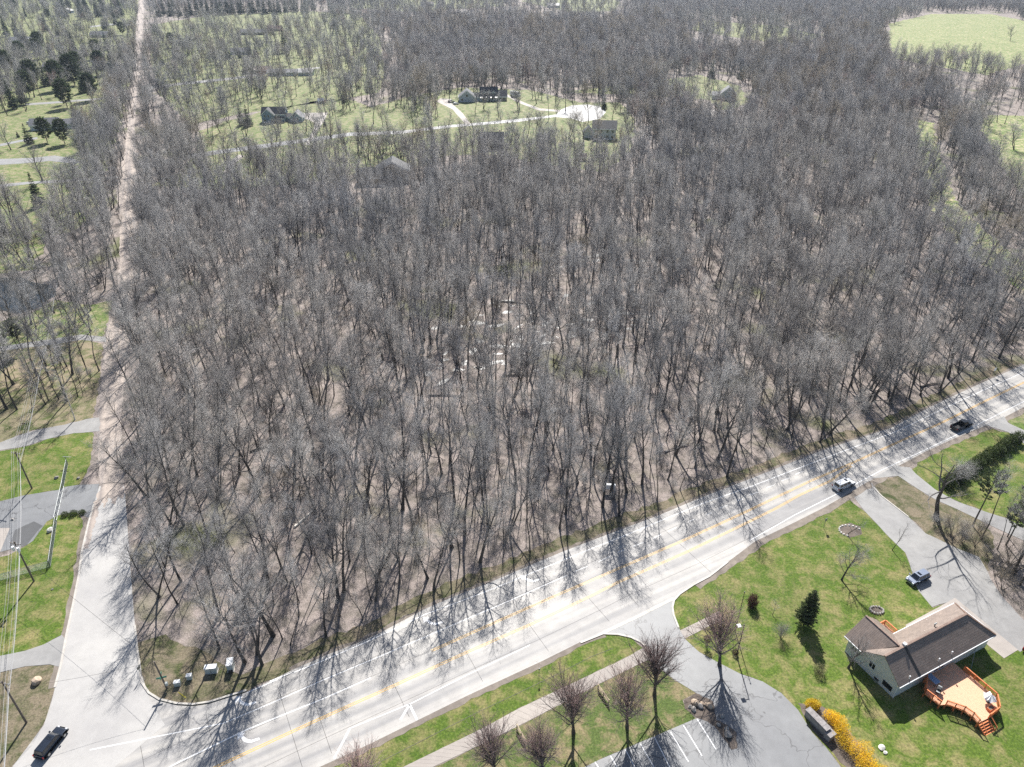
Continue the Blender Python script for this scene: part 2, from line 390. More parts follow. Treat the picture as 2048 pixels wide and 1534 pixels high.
# lawns and verges (photograph traced)
def lawn(px, mat=GRASS, z=.02, rag=(1.5, .4), name="lawn"): return sheet(name, px, z, mat, rag)
lawn([(640,1545),(738,1489),(849,1436),(938,1392),(1012,1364),(1087,1326),(1161,1286),(1206,1269),(1236,1271),(1262,1275),(1290,1300),(1250,1317),(1036,1418),(965,1457),(807,1534),(760,1580),(560,1620)], GRASS, .02, (1.2,.15))
lawn([(866,1534),(968,1487),(1057,1442),(1200,1367),(1296,1318),(1350,1360),(1392,1386),(1367,1400),(1370,1417),(1392,1437),(1200,1519),(1170,1540),(1000,1640),(760,1640)], make_grass("worn_grass", (.08,.12,.03), (.15,.20,.055), (.23,.19,.11), .46, .60), .02, (1.2,.15))
lawn([(1347,1200),(1387,1169),(1419,1153),(1456,1126),(1510,1085),(1573,1056),(1647,1020),(1700,1000),(1735,1029),(1782,1078),(1811,1105),(1817,1122),(1840,1180),(1865,1215),(1910,1200),(2035,1300),(2048,1290),(2300,1400),(2300,1800),(1780,1800),(1681,1534),(1653,1496),(1624,1465),(1596,1420),(1562,1386),(1525,1363),(1483,1349),(1438,1326),(1398,1304),(1370,1278),(1358,1256),(1347,1227)], GRASS, .018, (1.2,.15))
lawn([(1743,967),(1764,955),(1796,952),(1837,979),(1870,999),(1917,1020),(1960,1040),(1990,1075),(1977,1144),(1911,1096),(1852,1067),(1817,1034),(1764,993)], GRASS_DARK, .02)
lawn([(1820,943),(1860,905),(1911,878),(1969,854),(2016,866),(2060,890),(2300,960),(2300,1200),(2048,1060),(2013,1037),(1969,1023),(1911,1002),(1870,979)], GRASS, .02)
lawn([(2010,836),(2048,816),(2300,706),(2300,860),(2060,886)], GRASS_LIGHT, .02)
# island at the road corner and the verge along the wood
verge = NORTH[1:31]
vp = [at(*p) for p in verge]
inner = offset_line(vp, 3.4)
sheet("grass_verge", [(p.x, p.y) for p in vp + inner[::-1]], .02, GRASS_DARK, (1.4, .55), True)
lawn([(282,1345),(272,1290),(330,1270),(420,1310),(480,1350),(493,1385),(386,1412),(318,1400)], GRASS_DARK, .022)
# west side
lawn([(-200,1540),(-200,1346),(0,1345),(50,1333),(100,1329),(120,1335),(108,1380),(98,1423),(86,1450),(61,1493),(22,1536),(-80,1660),(-400,1700)], GRASS_DARK, .02, (1.2,.15))
lawn([(-200,1330),(0,1313),(50,1303),(88,1290),(122,1270),(132,1240),(145,1190),(156,1130),(162,1095),(172,1045),(150,1024),(117,1031),(94,1043),(60,1080),(54,1090),(16,1110),(-200,1180)], GRASS, .02, (1.2,.2))
lawn([(-200,1010),(0,1003),(47,991),(117,980),(131,974),(160,970),(180,930),(188,870),(186,864),(147,866),(98,878),(49,894),(0,902),(-200,930)], GRASS, .02, (1.2,.2))
lawn([(-300,890),(0,884),(65,861),(130,848),(186,836),(194,790),(200,740),(208,690),(163,676),(98,686),(0,699),(-300,720)], GRASS_WORN, .02)
lawn([(-300,696),(0,693),(98,680),(163,670),(207,676),(215,640),(228,600),(180,610),(110,600),(40,640),(-300,660)], GRASS_LIGHT, .02)
lawn([(-700,560),(0,545),(60,540),(90,480),(190,440),(210,350),(225,300),(240,250),(262,150),(268,100),(272,60),(276,10),(278,-30),(-900,-40)], GRASS_LIGHT, .02, (5, 2.0))
# upper middle yards
lawn([(300,372),(360,345),(395,300),(398,262),(470,238),(520,225),(640,200),(700,198),(740,215),(830,190),(920,175),(1060,180),(1160,205),(1240,205),(1270,240),(1262,300),(1210,345),(1100,330),(980,310),(900,310),(700,350),(560,370),(450,380)], GRASS_LIGHT, .02, (3, 1.2))
lawn([(320,190),(300,120),(305,50),(420,30),(620,22),(720,30),(760,75),(770,150),(760,185),(640,205),(480,228),(380,250)], GRASS_LIGHT, .02, (5, 1.5))
lawn([(1777,79),(1780,47),(1862,28),(1979,28),(2048,41),(2400,60),(2400,150),(2048,128),(1970,150),(1912,140),(1850,128),(1811,122),(1786,117)], GRASS_FIELD, .025, (6, 2.5), "field")
lawn([(1960,255),(1975,230),(2048,232),(2300,245),(2300,430),(2060,410),(2000,330)], GRASS_FIELD, .02, (3,1.2), "field")
lawn([(1834,238),(1866,246),(1878,300),(1912,400),(1966,462),(2070,540),(2070,600),(1926,505),(1864,418),(1834,320)], GRASS_FIELD, .022, (3,1.2), "grass_path")
lawn([(1120,185),(1400,150),(1475,170),(1500,205),(1440,225),(1420,200),(1300,190)], GRASS_LIGHT, .021, (4,1.5))
lawn([(1040,2),(1150,-12),(1240,2),(1230,22),(1150,26)], GRASS_LIGHT, .02, (6,2))
lawn([(1600,95),(1380,60),(1400,40),(1560,52),(1640,70)], GRASS_LIGHT, .02, (6,2))
lawn([(700,0),(1000,-12),(1010,12),(830,24),(700,16)], GRASS_LIGHT, .02, (6,2))

# drives and paths
sheet("driveway", [(0,1312),(50,1302),(88,1289),(124,1270),(130,1278),(122,1335),(100,1329),(50,1333),(0,1345),(-200,1348),(-200,1320)], .050, ASPHALT_B)
sheet("driveway", [(-200,1015),(0,1003),(47,991),(117,980),(131,974),(155,970),(199,968),(190,1008),(178,1036),(150,1024),(117,1031),(94,1043),(66,1082),(54,1090),(16,1100),(-200,1160)], .038, ASPHALT)
sheet("asphalt_patch", [(68,1043),(86,1052),(77,1060),(54,1090),(18,1096),(30,1060)], .044, ASPHALT_D)
sheet("concrete_pad", [(-60,1058),(20,1056),(0,1105),(-60,1110)], .048, WALKC)
sheet("driveway", [(-300,905),(0,885),(65,862),(130,849),(186,836),(200,835),(200,862),(147,867),(98,877),(49,893),(0,901),(-300,930)], .040, ASPHALT_B, (1.5,.2))
sheet("driveway", [(-300,716),(0,693),(98,679),(163,669),(212,674),(212,684),(163,680),(98,690),(0,702),(-300,728)], .040, ASPHALT_B)
for px in ([(-300,330),(0,318),(60,316),(110,311),(150,318),(158,325),(150,328),(100,322),(60,326),(0,330),(-300,345)],
           [(-300,385),(0,369),(60,363),(120,360),(236,352),(236,356),(120,365),(60,368),(0,375),(-300,395)],
           [(0,288),(40,280),(75,274),(75,278),(40,284),(0,293)], [(50,207),(110,203),(200,196),(262,190),(262,193),(200,199),(110,207),(50,211)],
           [(264,48),(225,47),(180,52),(180,55),(225,50),(264,51)]):
    sheet("driveway", px, .045, ASPHALT_B)
sheet("residential_road", [(284,330),(383,308),(444,299),(530,288),(700,265),(800,262),(901,250),(962,245),(1034,238),(1085,233),(1112,229),(1120,220),(1143,211),(1175,209),(1200,213),(1212,224),(1200,238),(1165,244),(1143,237),(1110,234),(1034,244),(962,250),(901,255),(800,268),(700,272),(530,296),(444,307),(383,317),(284,339)], .045, ASPHALT)
for px in ([(942,249),(932,249),(916,232),(905,219),(885,209),(872,203),(880,197),(903,198),(902,206),(913,215),(926,227)],
           [(1120,224),(1077,221),(1040,207),(1020,196),(1004,190),(1010,187),(1030,196),(1048,205),(1080,217),(1120,220)],
           [(605,226),(656,225),(649,241),(635,262),(618,290),(610,290),(626,262),(630,245),(605,236)],
           [(478,309),(466,318),(452,335),(446,350),(456,350),(462,338),(474,324),(490,312)],
           [(1400,224),(1420,217),(1450,221),(1432,236),(1405,234)]):
    sheet("driveway", px, .050, WALKC)
sheet("residential_road", [(284,176),(355,166),(478,153),(560,140),(640,134),(640,137),(560,144),(478,158),(355,171),(284,181)], .045, ASPHALT_B)
sheet("driveway", [(1700,985),(1760,949),(1764,955),(1743,967),(1764,993),(1817,1034),(1852,1067),(1911,1096),(1958,1114),(1975,1144),(1997,1185),(2048,1240),(2120,1320),(2060,1290),(2040,1304),(1910,1199),(1865,1214),(1835,1180),(1817,1122),(1811,1105),(1782,1078),(1735,1029)], .034, ASPHALT_B, (1.5,.12))
sheet("driveway", [(1745,957),(1790,932),(1820,935),(1832,948),(1870,979),(1911,1002),(1969,1023),(2013,1037),(2100,1085),(2100,1105),(2000,1060),(1917,1020),(1870,999),(1837,979),(1796,952)], .044, ASPHALT_B)
sheet("driveway", [(1969,850),(2008,832),(2016,846),(2060,866),(2120,890),(2120,910),(2048,888),(2016,864)], .044, ASPHALT_B)
drive = sheet("parking_lot", [(1200,1268),(1347,1199),(1347,1227),(1358,1256),(1370,1278),(1398,1304),(1438,1326),(1483,1349),(1525,1363),(1562,1386),(1596,1420),(1624,1465),(1653,1496),(1681,1534),(1780,1700),(1400,1900),(900,1800),(1100,1580),(1170,1534),(1200,1519),(1392,1437),(1415,1440),(1424,1406),(1392,1386),(1350,1360),(1319,1335),(1291,1292),(1262,1275),(1228,1267)], .034, ASPHALT)
sheet("planting_bed", [(1367,1400),(1392,1386),(1426,1403),(1432,1440),(1455,1450),(1472,1465),(1474,1496),(1463,1500),(1450,1480),(1435,1459),(1415,1444),(1392,1434),(1370,1417)], .05, MULCH, (.5,.12))
sheet("planting_bed", [(1595,1405),(1640,1408),(1690,1450),(1745,1520),(1800,1620),(1740,1640),(1690,1534),(1655,1492),(1625,1460)], .03, MULCH, (.6,.2))
sheet("planting_bed", [(1680,1050),(1700,1046),(1722,1054),(1724,1068),(1700,1076),(1680,1066)], .03, MULCH, (.4,.1))
walkpad = sheet("house_walk", [(1811,1250),(1880,1213),(1910,1196),(2036,1300),(2008,1317),(1975,1290),(1900,1222),(1815,1262)], .052, WALKC)

# sidewalk made of separate slabs
walk = bpy.data.objects.new("sidewalk", None); COL.objects.link(walk); walk["kind"] = "structure"
def slabs(up, lo, n, parent, mat):
    U = [at(*p) for p in up]; Lw = [at(*p) for p in lo]
    def samp(L, t):
        ls = [(b - a).length for a, b in zip(L, L[1:])]; tot = sum(ls); d = t * tot
        for (a, b), l in zip(zip(L, L[1:]), ls):
            if d <= l + 1e-6: return a + (b - a) * (d / l)
            d -= l
        return L[-1]
    for i in range(n):
        t0 = i / n; t1 = (i + .975) / n
        q = [samp(U, t0), samp(Lw, t0), samp(Lw, t1), samp(U, t1)]; z = .055 + random.uniform(-.006, .006)
        m = MB(); m.quadbox([(p.x, p.y, .0) for p in q] + [(p.x, p.y, z) for p in q]); m.build("slab", mat, parent)
slabs([(700,1590),(807,1534),(965,1457),(1036,1418),(1250,1317),(1288,1295)], [(770,1590),(866,1534),(968,1487),(1057,1442),(1200,1367),(1300,1318)], 44, walk, WALKC)
slabs([(1360,1261),(1400,1242),(1438,1222)], [(1370,1277),(1404,1260),(1446,1238)], 7, walk, WALKC)
sheet("sidewalk_base", [(700,1592),(807,1534),(965,1457),(1036,1418),(1250,1316),(1288,1295),(1302,1316),(1200,1368),(1057,1443),(968,1488),(866,1536),(770,1595)], .026, SHOULDER, (.8,.1))

# kerbs
mb = MB(); ribbon(mb, [(270,1251),(275,1300),(279,1325),(281,1345),(284,1366),(298,1386),(319,1399),(353,1407),(386,1409),(419,1404),(454,1393),(493,1381)], .32, .0, dz=.16); kb = tag(mb.build("kerb", KERBM), kind="structure")
mb = MB(); ribbon(mb, BL[4:-1][::1], .35, .0, dz=.10); tag(mb.build("kerb", KERBM), kind="structure")
mb = MB(); ribbon(mb, [(1456,1124),(1419,1153),(1387,1170),(1360,1188),(1348,1201),(1345,1215),(1347,1230),(1357,1256)], .32, .0, dz=.14); tag(mb.build("kerb", KERBM), kind="structure")
mb = MB(); ribbon(mb, [(1161,1286),(1206,1268),(1236,1269),(1262,1275),(1280,1284),(1291,1292)], .32, .0, dz=.14); tag(mb.build("kerb", KERBM), kind="structure")
mb = MB(); ribbon(mb, [(1743,967),(1746,975),(1764,993),(1817,1034)], .25, .0, dz=.12); tag(mb.build("kerb", KERBM), kind="structure")
mb = MB(); ribbon(mb, [(1206,1266),(1270,1236),(1347,1197)], .6, .03, dz=.022); tag(mb.build("gutter", KERBM), kind="structure")

# painted markings (children of the road)
Z = .0485
def mark(name, lines, w, mat, z=Z): return ribbon_obj(name, lines, w, z, mat, road)
mark("edge_line", [[(493,1386),(588,1345),(640,1324),(729,1286),(848,1230),(960,1188),(1000,1172),(1142,1114),(1255,1069),(1403,1008),(1500,974),(1588,940),(1688,902),(1793,863),(1911,806),(2048,744),(2300,642)]], .15, WHITE_P)
mark("edge_line", [[(1500,1081),(1588,1031),(1676,987),(1764,940),(1852,899),(1940,857),(2048,803),(2300,690)]], .15, WHITE_P)
mark("lane_line", [[(180,1500),(446,1447),(542,1407),(640,1363),(760,1313),(941,1235),(1000,1210),(1134,1151)]], .15, WHITE_P)
mark("lane_line", [[(330,1540),(353,1527),(495,1459),(648,1397),(741,1356)]], .2, WHITE_P)
mark("lane_line", [[(700,1457),(825,1406),(930,1352),(1042,1299),(1060,1290)]], .12, WHITE_P)
for a, b in [((1150,1143),(1175,1133)),((1197,1124),(1220,1113)),((1235,1105),(1249,1100)),((1266,1093),(1287,1085)),((1305,1078),(1322,1069)),((1336,1063),(1353,1055)),((1377,1043),(1389,1039)),((1411,1030),(1423,1026)),((1439,1017),(1455,1011)),((1474,1002),(1486,998)),((1498,991),(1517,984)),((1533,976),(1549,970)),((1563,962),(1579,956)),((1591,949),(1605,943)),((1620,937),(1629,934))]:
    mark("lane_dash", [[a, b]], .13, WHITE_P)
yu = [(863,1302),(1006,1238),(1117,1189),(1150,1175),(1268,1124),(1376,1077),(1483,1028),(1550,996),(1617,964),(1705,926),(1793,886),(1881,847),(1969,803),(2048,765),(2300,652)]
yl = [(300,1600),(435,1533),(583,1464),(640,1438),(789,1371),(933,1305),(1059,1250),(1176,1195),(1236,1165),(1376,1103),(1483,1051),(1550,1018),(1600,990),(1661,962),(1702,932)]
def dbl(l, g=.16): 
    pts = [at(*p) for p in l]; return [[(p.x, p.y) for p in offset_line(pts, s)] for s in (-g, g)]
for ln in (yu, yl):
    for l in dbl(ln):
        mb = MB(); ribbon(mb, l, .13, Z, True); mb.build("centre_line", YELLOW_P, road)
for s in ([(819,1409),(801,1440)], [(819,1409),(834,1440)], [(700,1457),(668,1518)], [(588,1345),(540,1363)]):
    mark("gore_line", [s], .3, WHITE_P)
def arrow(cx, cy, mirror=1):
    c = at(cx, cy); a = math.radians(28); m = MB()
    def T(x, y): return (c.x + x * math.cos(a) - y * math.sin(a), c.y + x * math.sin(a) + y * math.cos(a), Z + .002)
    pts = [(-.2, 1.6), (.2, .7), (.8, .15), (1.9, 0)]
    l = [(x - .0, y * mirror) for x, y in pts]
    ins = [(-.55, 1.3), (-.2, .35), (.6, -.25), (1.9, -.35)]
    for i in range(3):
        q = [T(*l[i]), T(*l[i + 1]), T(ins[i + 1][0], ins[i + 1][1] * mirror), T(ins[i][0], ins[i][1] * mirror)]
        m.face(q if mirror < 0 else q[::-1])
    q = [T(.25, 1.75 * mirror), T(-1.05, 1.1 * mirror), T(-.75, 2.3 * mirror)]
    m.face(q); m.build("turn_arrow", WHITE_P, road)
arrow(487,1413); arrow(864,1251); arrow(492,1487); arrow(1060,1165)
for a, b in [((1221,1512),(1240,1545)),((1251,1500),(1275,1545)),((1281,1488),(1314,1545)),((1309,1475),(1345,1545)),((1341,1464),(1377,1524)),((1367,1451),(1404,1512)),((1394,1438),(1432,1499)),((1190,1524),(1203,1545))]:
    ribbon_obj("stall_line", [[a, b]], .13, .044, WHITE_P, drive)
mb = MB(); SP_ = [at(*p) for p in SOUTH[:8]]; 
for d in (-3.3, ): 
    for s in offset_line(SP_, d),: ribbon(mb, [(p.x, p.y) for p in s], .05, .0445, True)
CL = [at(*p) for p in yl[:12]]
for d in (-3.4, 3.3, 6.6): ribbon(mb, [(p.x, p.y) for p in offset_line(CL, d)], .05, .0445, True)
for i in range(9):
    t = i / 9
    for a, b in zip(CL, CL[1:]):
        p = a + (b - a) * ((t * 3) % 1); d = (b - a).normalized(); n = Vector((-d.y, d.x, 0))
        if i % 3 == 0: ribbon(mb, [tuple((p + n * 9)[:2]), tuple((p - n * 6.2)[:2])], .04, .0445, True)
mb.build("slab_joint", JOINT, road)["kind"] = "stuff"
# tracks on the gravel road
mb = MB()
# water
WATER, wnt, wb = new_mat("pond_water"); wb.inputs["Base Color"].default_value = (.02, .028, .035, 1); wb.inputs["Roughness"].default_value = .06
wn_ = noise(wnt, .8, 4); bump(wnt, wb, wn_, .15, .05)
SWAMP, snt, sb = new_mat("swamp_water"); sb.inputs["Base Color"].default_value = (.16, .155, .15, 1); sb.inputs["Roughness"].default_value = .3
bump(snt, sb, noise(snt, 2.5, 5), .6, .05)
sheet("pond", [(-260,600),(-60,566),(0,556),(39,553),(60,562),(107,572),(112,590),(92,602),(86,612),(42,628),(0,622),(-260,660)], .03, WATER, (1.5,.4))
def puddles(name, line, width, n, seed):
    """scattered irregular pools following a wet hollow through the wood"""
    r_ = random.Random(seed); P_ = [at(*q) for q in line]; mb = MB(); done = []
    for _ in range(n * 4):
        if len(done) >= n: break
        t = r_.random() * (len(P_) - 1); k = int(t); p = P_[k] + (P_[k + 1] - P_[k]) * (t - k)
        p = p + Vector((r_.gauss(0, width), r_.gauss(0, width * .8), 0)); s_ = r_.uniform(.5, 2.4)
        if any((p - q).length < (s_ + w_) * 1.25 for q, w_ in done): continue
        done.append((p, s_)); m_ = 11; a0 = r_.random() * 6; st = r_.uniform(1.1, 2.2)
        ring = []
        for a in range(m_):
            an = a * 2 * PI / m_; rr = s_ * r_.uniform(.5, 1.05); x = math.cos(an) * rr * st; y = math.sin(an) * rr * .75
            ring.append((p.x + x * math.cos(a0) - y * math.sin(a0) * .6, p.y + x * math.sin(a0) * .5 + y, .03))
        for a in range(m_): mb.face([(p.x, p.y, .03), ring[a], ring[(a + 1) % m_]])
    o = mb.build(name, SWAMP); o["kind"] = "structure"; return o
puddles("swamp_water", [(868,738),(940,722),(1020,704),(1062,680),(1110,664),(1160,650),(1240,645),(1310,632)], 3.2, 60, 1)
puddles("swamp_water", [(990,612),(1060,606),(1120,600),(1210,600),(1290,604),(1410,594)], 3.5, 42, 2)
puddles("swamp_water", [(1110,545),(1170,520),(1250,505)], 4, 26, 3)
puddles("swamp_water", [(900,650),(950,632),(1000,760),(1090,640)], 5, 22, 4)

# ---------------- bare trees ----------------
def nrm(a): return a / (np.linalg.norm(a, axis=-1, keepdims=True) + 1e-9)
def grow(rng, P, D, L, R, k, wander, trop, endf):
    N = len(P); pts = [P]; d = D; ds = []
    for i in range(k):
        d = nrm(d + rng.normal(0, wander, (N, 3)) + np.array([0, 0, trop])); ds.append(d)
        pts.append(pts[-1] + d * (L / k)[:, None])
    pts = np.array(pts); ds = np.array(ds)
    f = np.linspace(1, endf, k + 1)[:, None]; rad = R[None, :] * f
    return pts, ds, rad
def sprout(rng, g, n, t0, t1, ang, lenf, rf, lfall=.5):
    pts, ds, rad = g; k = len(ds); N = pts.shape[1]
    t = t0 + (t1 - t0) * ((np.arange(n)[:, None] + rng.random((n, N))) / n)
    fi = np.clip((t * k).astype(int), 0, k - 1); fr = t * k - fi; c = np.arange(N)[None, :]
    p = pts[fi, c] * (1 - fr[..., None]) + pts[fi + 1, c] * fr[..., None]
    d = ds[fi, c]; r = rad[fi, c] * (1 - fr) + rad[fi + 1, c] * fr
    a = rng.normal(ang, .16, (n, N)); ph = (np.arange(n)[:, None] * 2.4 + rng.random((1, N)) * 6.28 + rng.normal(0, .5, (n, N)))
    up = np.where(np.abs(d[..., 2:3]) > .9, np.array([1., 0, 0]), np.array([0, 0, 1.]))
    x = nrm(np.cross(d, up)); y = np.cross(d, x)
    nd = np.cos(a)[..., None] * d + np.sin(a)[..., None] * (np.cos(ph)[..., None] * x + np.sin(ph)[..., None] * y)
    tt = (t - t0) / max(t1 - t0, 1e-6)
    Ls = lenf * (1 - lfall * tt) * rng.uniform(.65, 1.2, (n, N))
    return p.reshape(-1, 3), nrm(nd).reshape(-1, 3), Ls.reshape(-1), np.minimum(r * .75, rf * (Ls / lenf) ** .7).reshape(-1)
class TM:
    def __init__(s): s.V = []; s.F = []; s.n = 0; s.M = []
    def add(s, g, sides, mat):
        pts, ds, rad = g; k, N = ds.shape[0], pts.shape[1]
        up = np.where(np.abs(ds[0][:, 2:3]) > .9, np.array([1., 0, 0]), np.array([0, 0, 1.]))
        x = nrm(np.cross(ds[0], up)); y = np.cross(ds[0], x)
        tip = rad[-1].max() < 1e-6; an = np.arange(sides) * 2 * PI / sides
        off = np.cos(an)[None, :, None] * x[:, None, :] + np.sin(an)[None, :, None] * y[:, None, :]   # N,s,3
        rings = k + (0 if tip else 1)
        v = pts[:rings, :, None, :] + off[None] * rad[:rings, :, None, None]
        base = s.n; s.V.append(v.reshape(-1, 3)); s.n += rings * N * sides
        idx = base + np.arange(rings * N * sides).reshape(rings, N, sides); nx = np.roll(idx, -1, axis=2)
        if rings > 1:
            a, b, c, d = idx[:-1], nx[:-1], nx[1:], idx[1:]
            s.F.append(np.concatenate([np.stack([a, b, c], -1).reshape(-1, 3), np.stack([a, c, d], -1).reshape(-1, 3)]))
            s.M.append(np.full(len(s.F[-1]), mat))
        if tip:
            tb = s.n; s.V.append(pts[-1]); s.n += N
            t = (tb + np.arange(N))[:, None].repeat(sides, 1)
            s.F.append(np.stack([idx[-1], nx[-1], t], -1).reshape(-1, 3)); s.M.append(np.full(len(s.F[-1]), mat))
    def mesh(s, name, mats):
        V = np.concatenate(s.V).astype(np.float32); F = np.concatenate(s.F).astype(np.int32); M = np.concatenate(s.M).astype(np.int32)
        me = bpy.data.meshes.new(name); me.vertices.add(len(V)); me.vertices.foreach_set("co", V.ravel())
        me.loops.add(len(F) * 3); me.loops.foreach_set("vertex_index", F.ravel())
        me.polygons.add(len(F)); me.polygons.foreach_set("loop_start", np.arange(len(F), dtype=np.int32) * 3)
        me.polygons.foreach_set("loop_total", np.full(len(F), 3, dtype=np.int32))
        for m in mats: me.materials.append(m)
        me.polygons.foreach_set("material_index", M); me.update(calc_edges=True); return me
TRI = 0
def bare_tree(seed, H=20, r=.22, c0=.45, limbs=16, ll=4.5, la=.7, sub=(8, 7, 3), wander=.10, ltrop=.10, c1=.98, stems=1, twig=TWIG, limb=LIMB, bark=BARK, twr=.014, tw_len=1.15, lean=.0, lfall=.45):
    global TRI
    rng = np.random.default_rng(seed); trunk = TM(); crown = TM()
    P = np.zeros((stems, 3)); P[:, 2] = -.15
    if stems > 1: P[:, :2] = rng.normal(0, .25, (stems, 2))
    D = nrm(np.concatenate([rng.normal(0, .05 + lean + (.22 if stems > 1 else 0), (stems, 2)), np.ones((stems, 1))], 1))
    Ls = np.full(stems, float(H)) * rng.uniform(.85, 1.0, stems); R = np.full(stems, float(r))
    g0 = grow(rng, P, D, Ls, R, 9, wander * .45, .04, .13)
    rad = g0[2]; rad[0] *= 1.35
    trunk.add(g0, 7, 0)
    l1 = sprout(rng, g0, limbs, c0, c1, la, ll, r * .42, lfall)
    g1 = grow(rng, *l1, 5, wander, ltrop, .22); crown.add(g1, 4, 0)
    l2 = sprout(rng, g1, sub[0], .2, 1.0, .65, ll * .45, .035, .4)
    g2 = grow(rng, *l2, 3, wander * 1.2, .08, .35); crown.add(g2, 3, 0)
    l3 = sprout(rng, g2, sub[1], .15, 1.0, .7, tw_len, twr, .3)
    g3 = grow(rng, *l3, 2, wander * 1.3, .06, .0); crown.add(g3, 3, 1)
    if sub[2]:
        l4 = sprout(rng, g3, sub[2], .2, .95, .75, tw_len * .55, twr * .7, .2)
        g4 = grow(rng, *l4, 1, .05, .05, 0.); crown.add(g4, 3, 1)
    # twigs straight on the limbs and at the top
    l5 = sprout(rng, g1, 6, .3, 1.0, .8, tw_len, twr, .2); g5 = grow(rng, *l5, 2, .15, .08, 0.); crown.add(g5, 3, 1)
    tme = trunk.mesh("trunk", [bark]); cme = crown.mesh("crown", [limb, twig])
    TRI += len(tme.polygons) + len(cme.polygons)
    return tme, cme
FOREST = [
    bare_tree(11, 21, .25, .40, 17, 5.4, .72, (8, 8, 3), twr=.016),
    bare_tree(12, 22, .22, .46, 15, 4.6, .62, (8, 8, 3), twr=.016),
    bare_tree(13, 19, .28, .32, 18, 6.2, .80, (8, 8, 3), wander=.15, twr=.016),
    bare_tree(14, 23, .24, .48, 15, 5.0, .64, (8, 8, 3), twr=.016),
    bare_tree(15, 18, .20, .36, 15, 4.6, .68, (8, 7, 3), wander=.14, stems=2, twr=.016),
    bare_tree(16, 20, .30, .28, 17, 6.8, .85, (9, 8, 3), wander=.17, twr=.016),
    bare_tree(17, 17, .11, .50, 13, 3.0, .62, (7, 7, 2), twr=.017),
    bare_tree(18, 19, .13, .55, 12, 3.2, .58, (7, 7, 2), twr=.017),
    bare_tree(19, 15, .09, .45, 12, 2.6, .64, (7, 7, 2), lean=.05, twr=.017),
    bare_tree(20, 13, .08, .40, 12, 2.6, .72, (7, 7, 2), lean=.08, twr=.017),
]
SPREAD = [bare_tree(31, 15, .34, .18, 16, 7.4, .85, (10, 8, 3), wander=.17, lfall=.35, twr=.016),
          bare_tree(32, 13, .28, .15, 16, 6.4, .90, (10, 8, 3), wander=.19, lfall=.35, twr=.016),
          bare_tree(33, 16, .30, .25, 17, 6.8, .80, (10, 8, 3), wander=.16, twig=TWIG_TAN, twr=.016)]
def red_maple(seed, H, ll): return bare_tree(seed, H, .24, .17, 34, ll, .44, (11, 9, 2), wander=.05, ltrop=.085, c1=.62, twig=TWIG_RED, twr=.012, tw_len=.9, lfall=.35)
REDMAP = [red_maple(41 + i, h_, l_) for i, (h_, l_) in enumerate([(11.5, 7.4), (12.6, 7.2), (11.2, 8.2), (12, 7.6), (10.4, 6.8), (11, 7.8), (10.8, 7.0)])]
# broad crowned trees of the distance
FAR = [bare_tree(101, 19, .30, .26, 18, 7.2, .82, (9, 7, 2), wander=.17, twr=.034, tw_len=1.5, lfall=.35),
       bare_tree(102, 20, .28, .32, 17, 6.4, .76, (9, 7, 2), wander=.15, twr=.034, tw_len=1.5, lfall=.35),
       bare_tree(103, 17, .30, .22, 18, 7.4, .88, (9, 7, 2), wander=.19, twr=.034, tw_len=1.5, lfall=.3, stems=2),
       bare_tree(104, 18, .28, .28, 17, 6.6, .80, (9, 7, 2), wander=.16, twr=.034, tw_len=1.4, lfall=.35, twig=TWIG_TAN),
       bare_tree(105, 17, .28, .26, 18, 6.6, .80, (9, 7, 2), wander=.16, twr=.034, tw_len=1.4, lfall=.35, twig=TWIG_RED)]
SHRUB = [bare_tree(51, 3.2, .04, .15, 9, 1.8, .6, (5, 6, 2), stems=6, wander=.18, tw_len=.7, twr=.012),
         bare_tree(52, 4.5, .05, .2, 8, 2.2, .6, (5, 6, 2), stems=5, wander=.18, tw_len=.8, twr=.012, twig=TWIG_TAN)]
SAPL = [bare_tree(61, 7, .06, .3, 10, 1.8, .7, (5, 5, 2), wander=.12, tw_len=.7),
        bare_tree(62, 6, .10, .25, 9, 2.4, .85, (5, 5, 2), wander=.2, tw_len=.6)]
BIRCH = [bare_tree(71, 15, .18, .3, 13, 4.6, .7, (7, 6, 2), wander=.2, bark=BARK_PALE, limb=BARK_PALE, lean=.1)]
def put_tree(kind, name, label, cat, x, y, sc=1.0, rz=None, tilt=(0, 0), group=None, zs=1.0):
    o = thing(name, label, cat, (x, y, 0), rz if rz is not None else random.uniform(0, 6.28), group)
    o.rotation_mode = 'ZYX'; o.rotation_euler = (tilt[1], tilt[0], o.rotation_euler.z); o.scale = (sc, sc, sc * zs)
    link("trunk", kind[0], o); link("crown", kind[1], o); return o

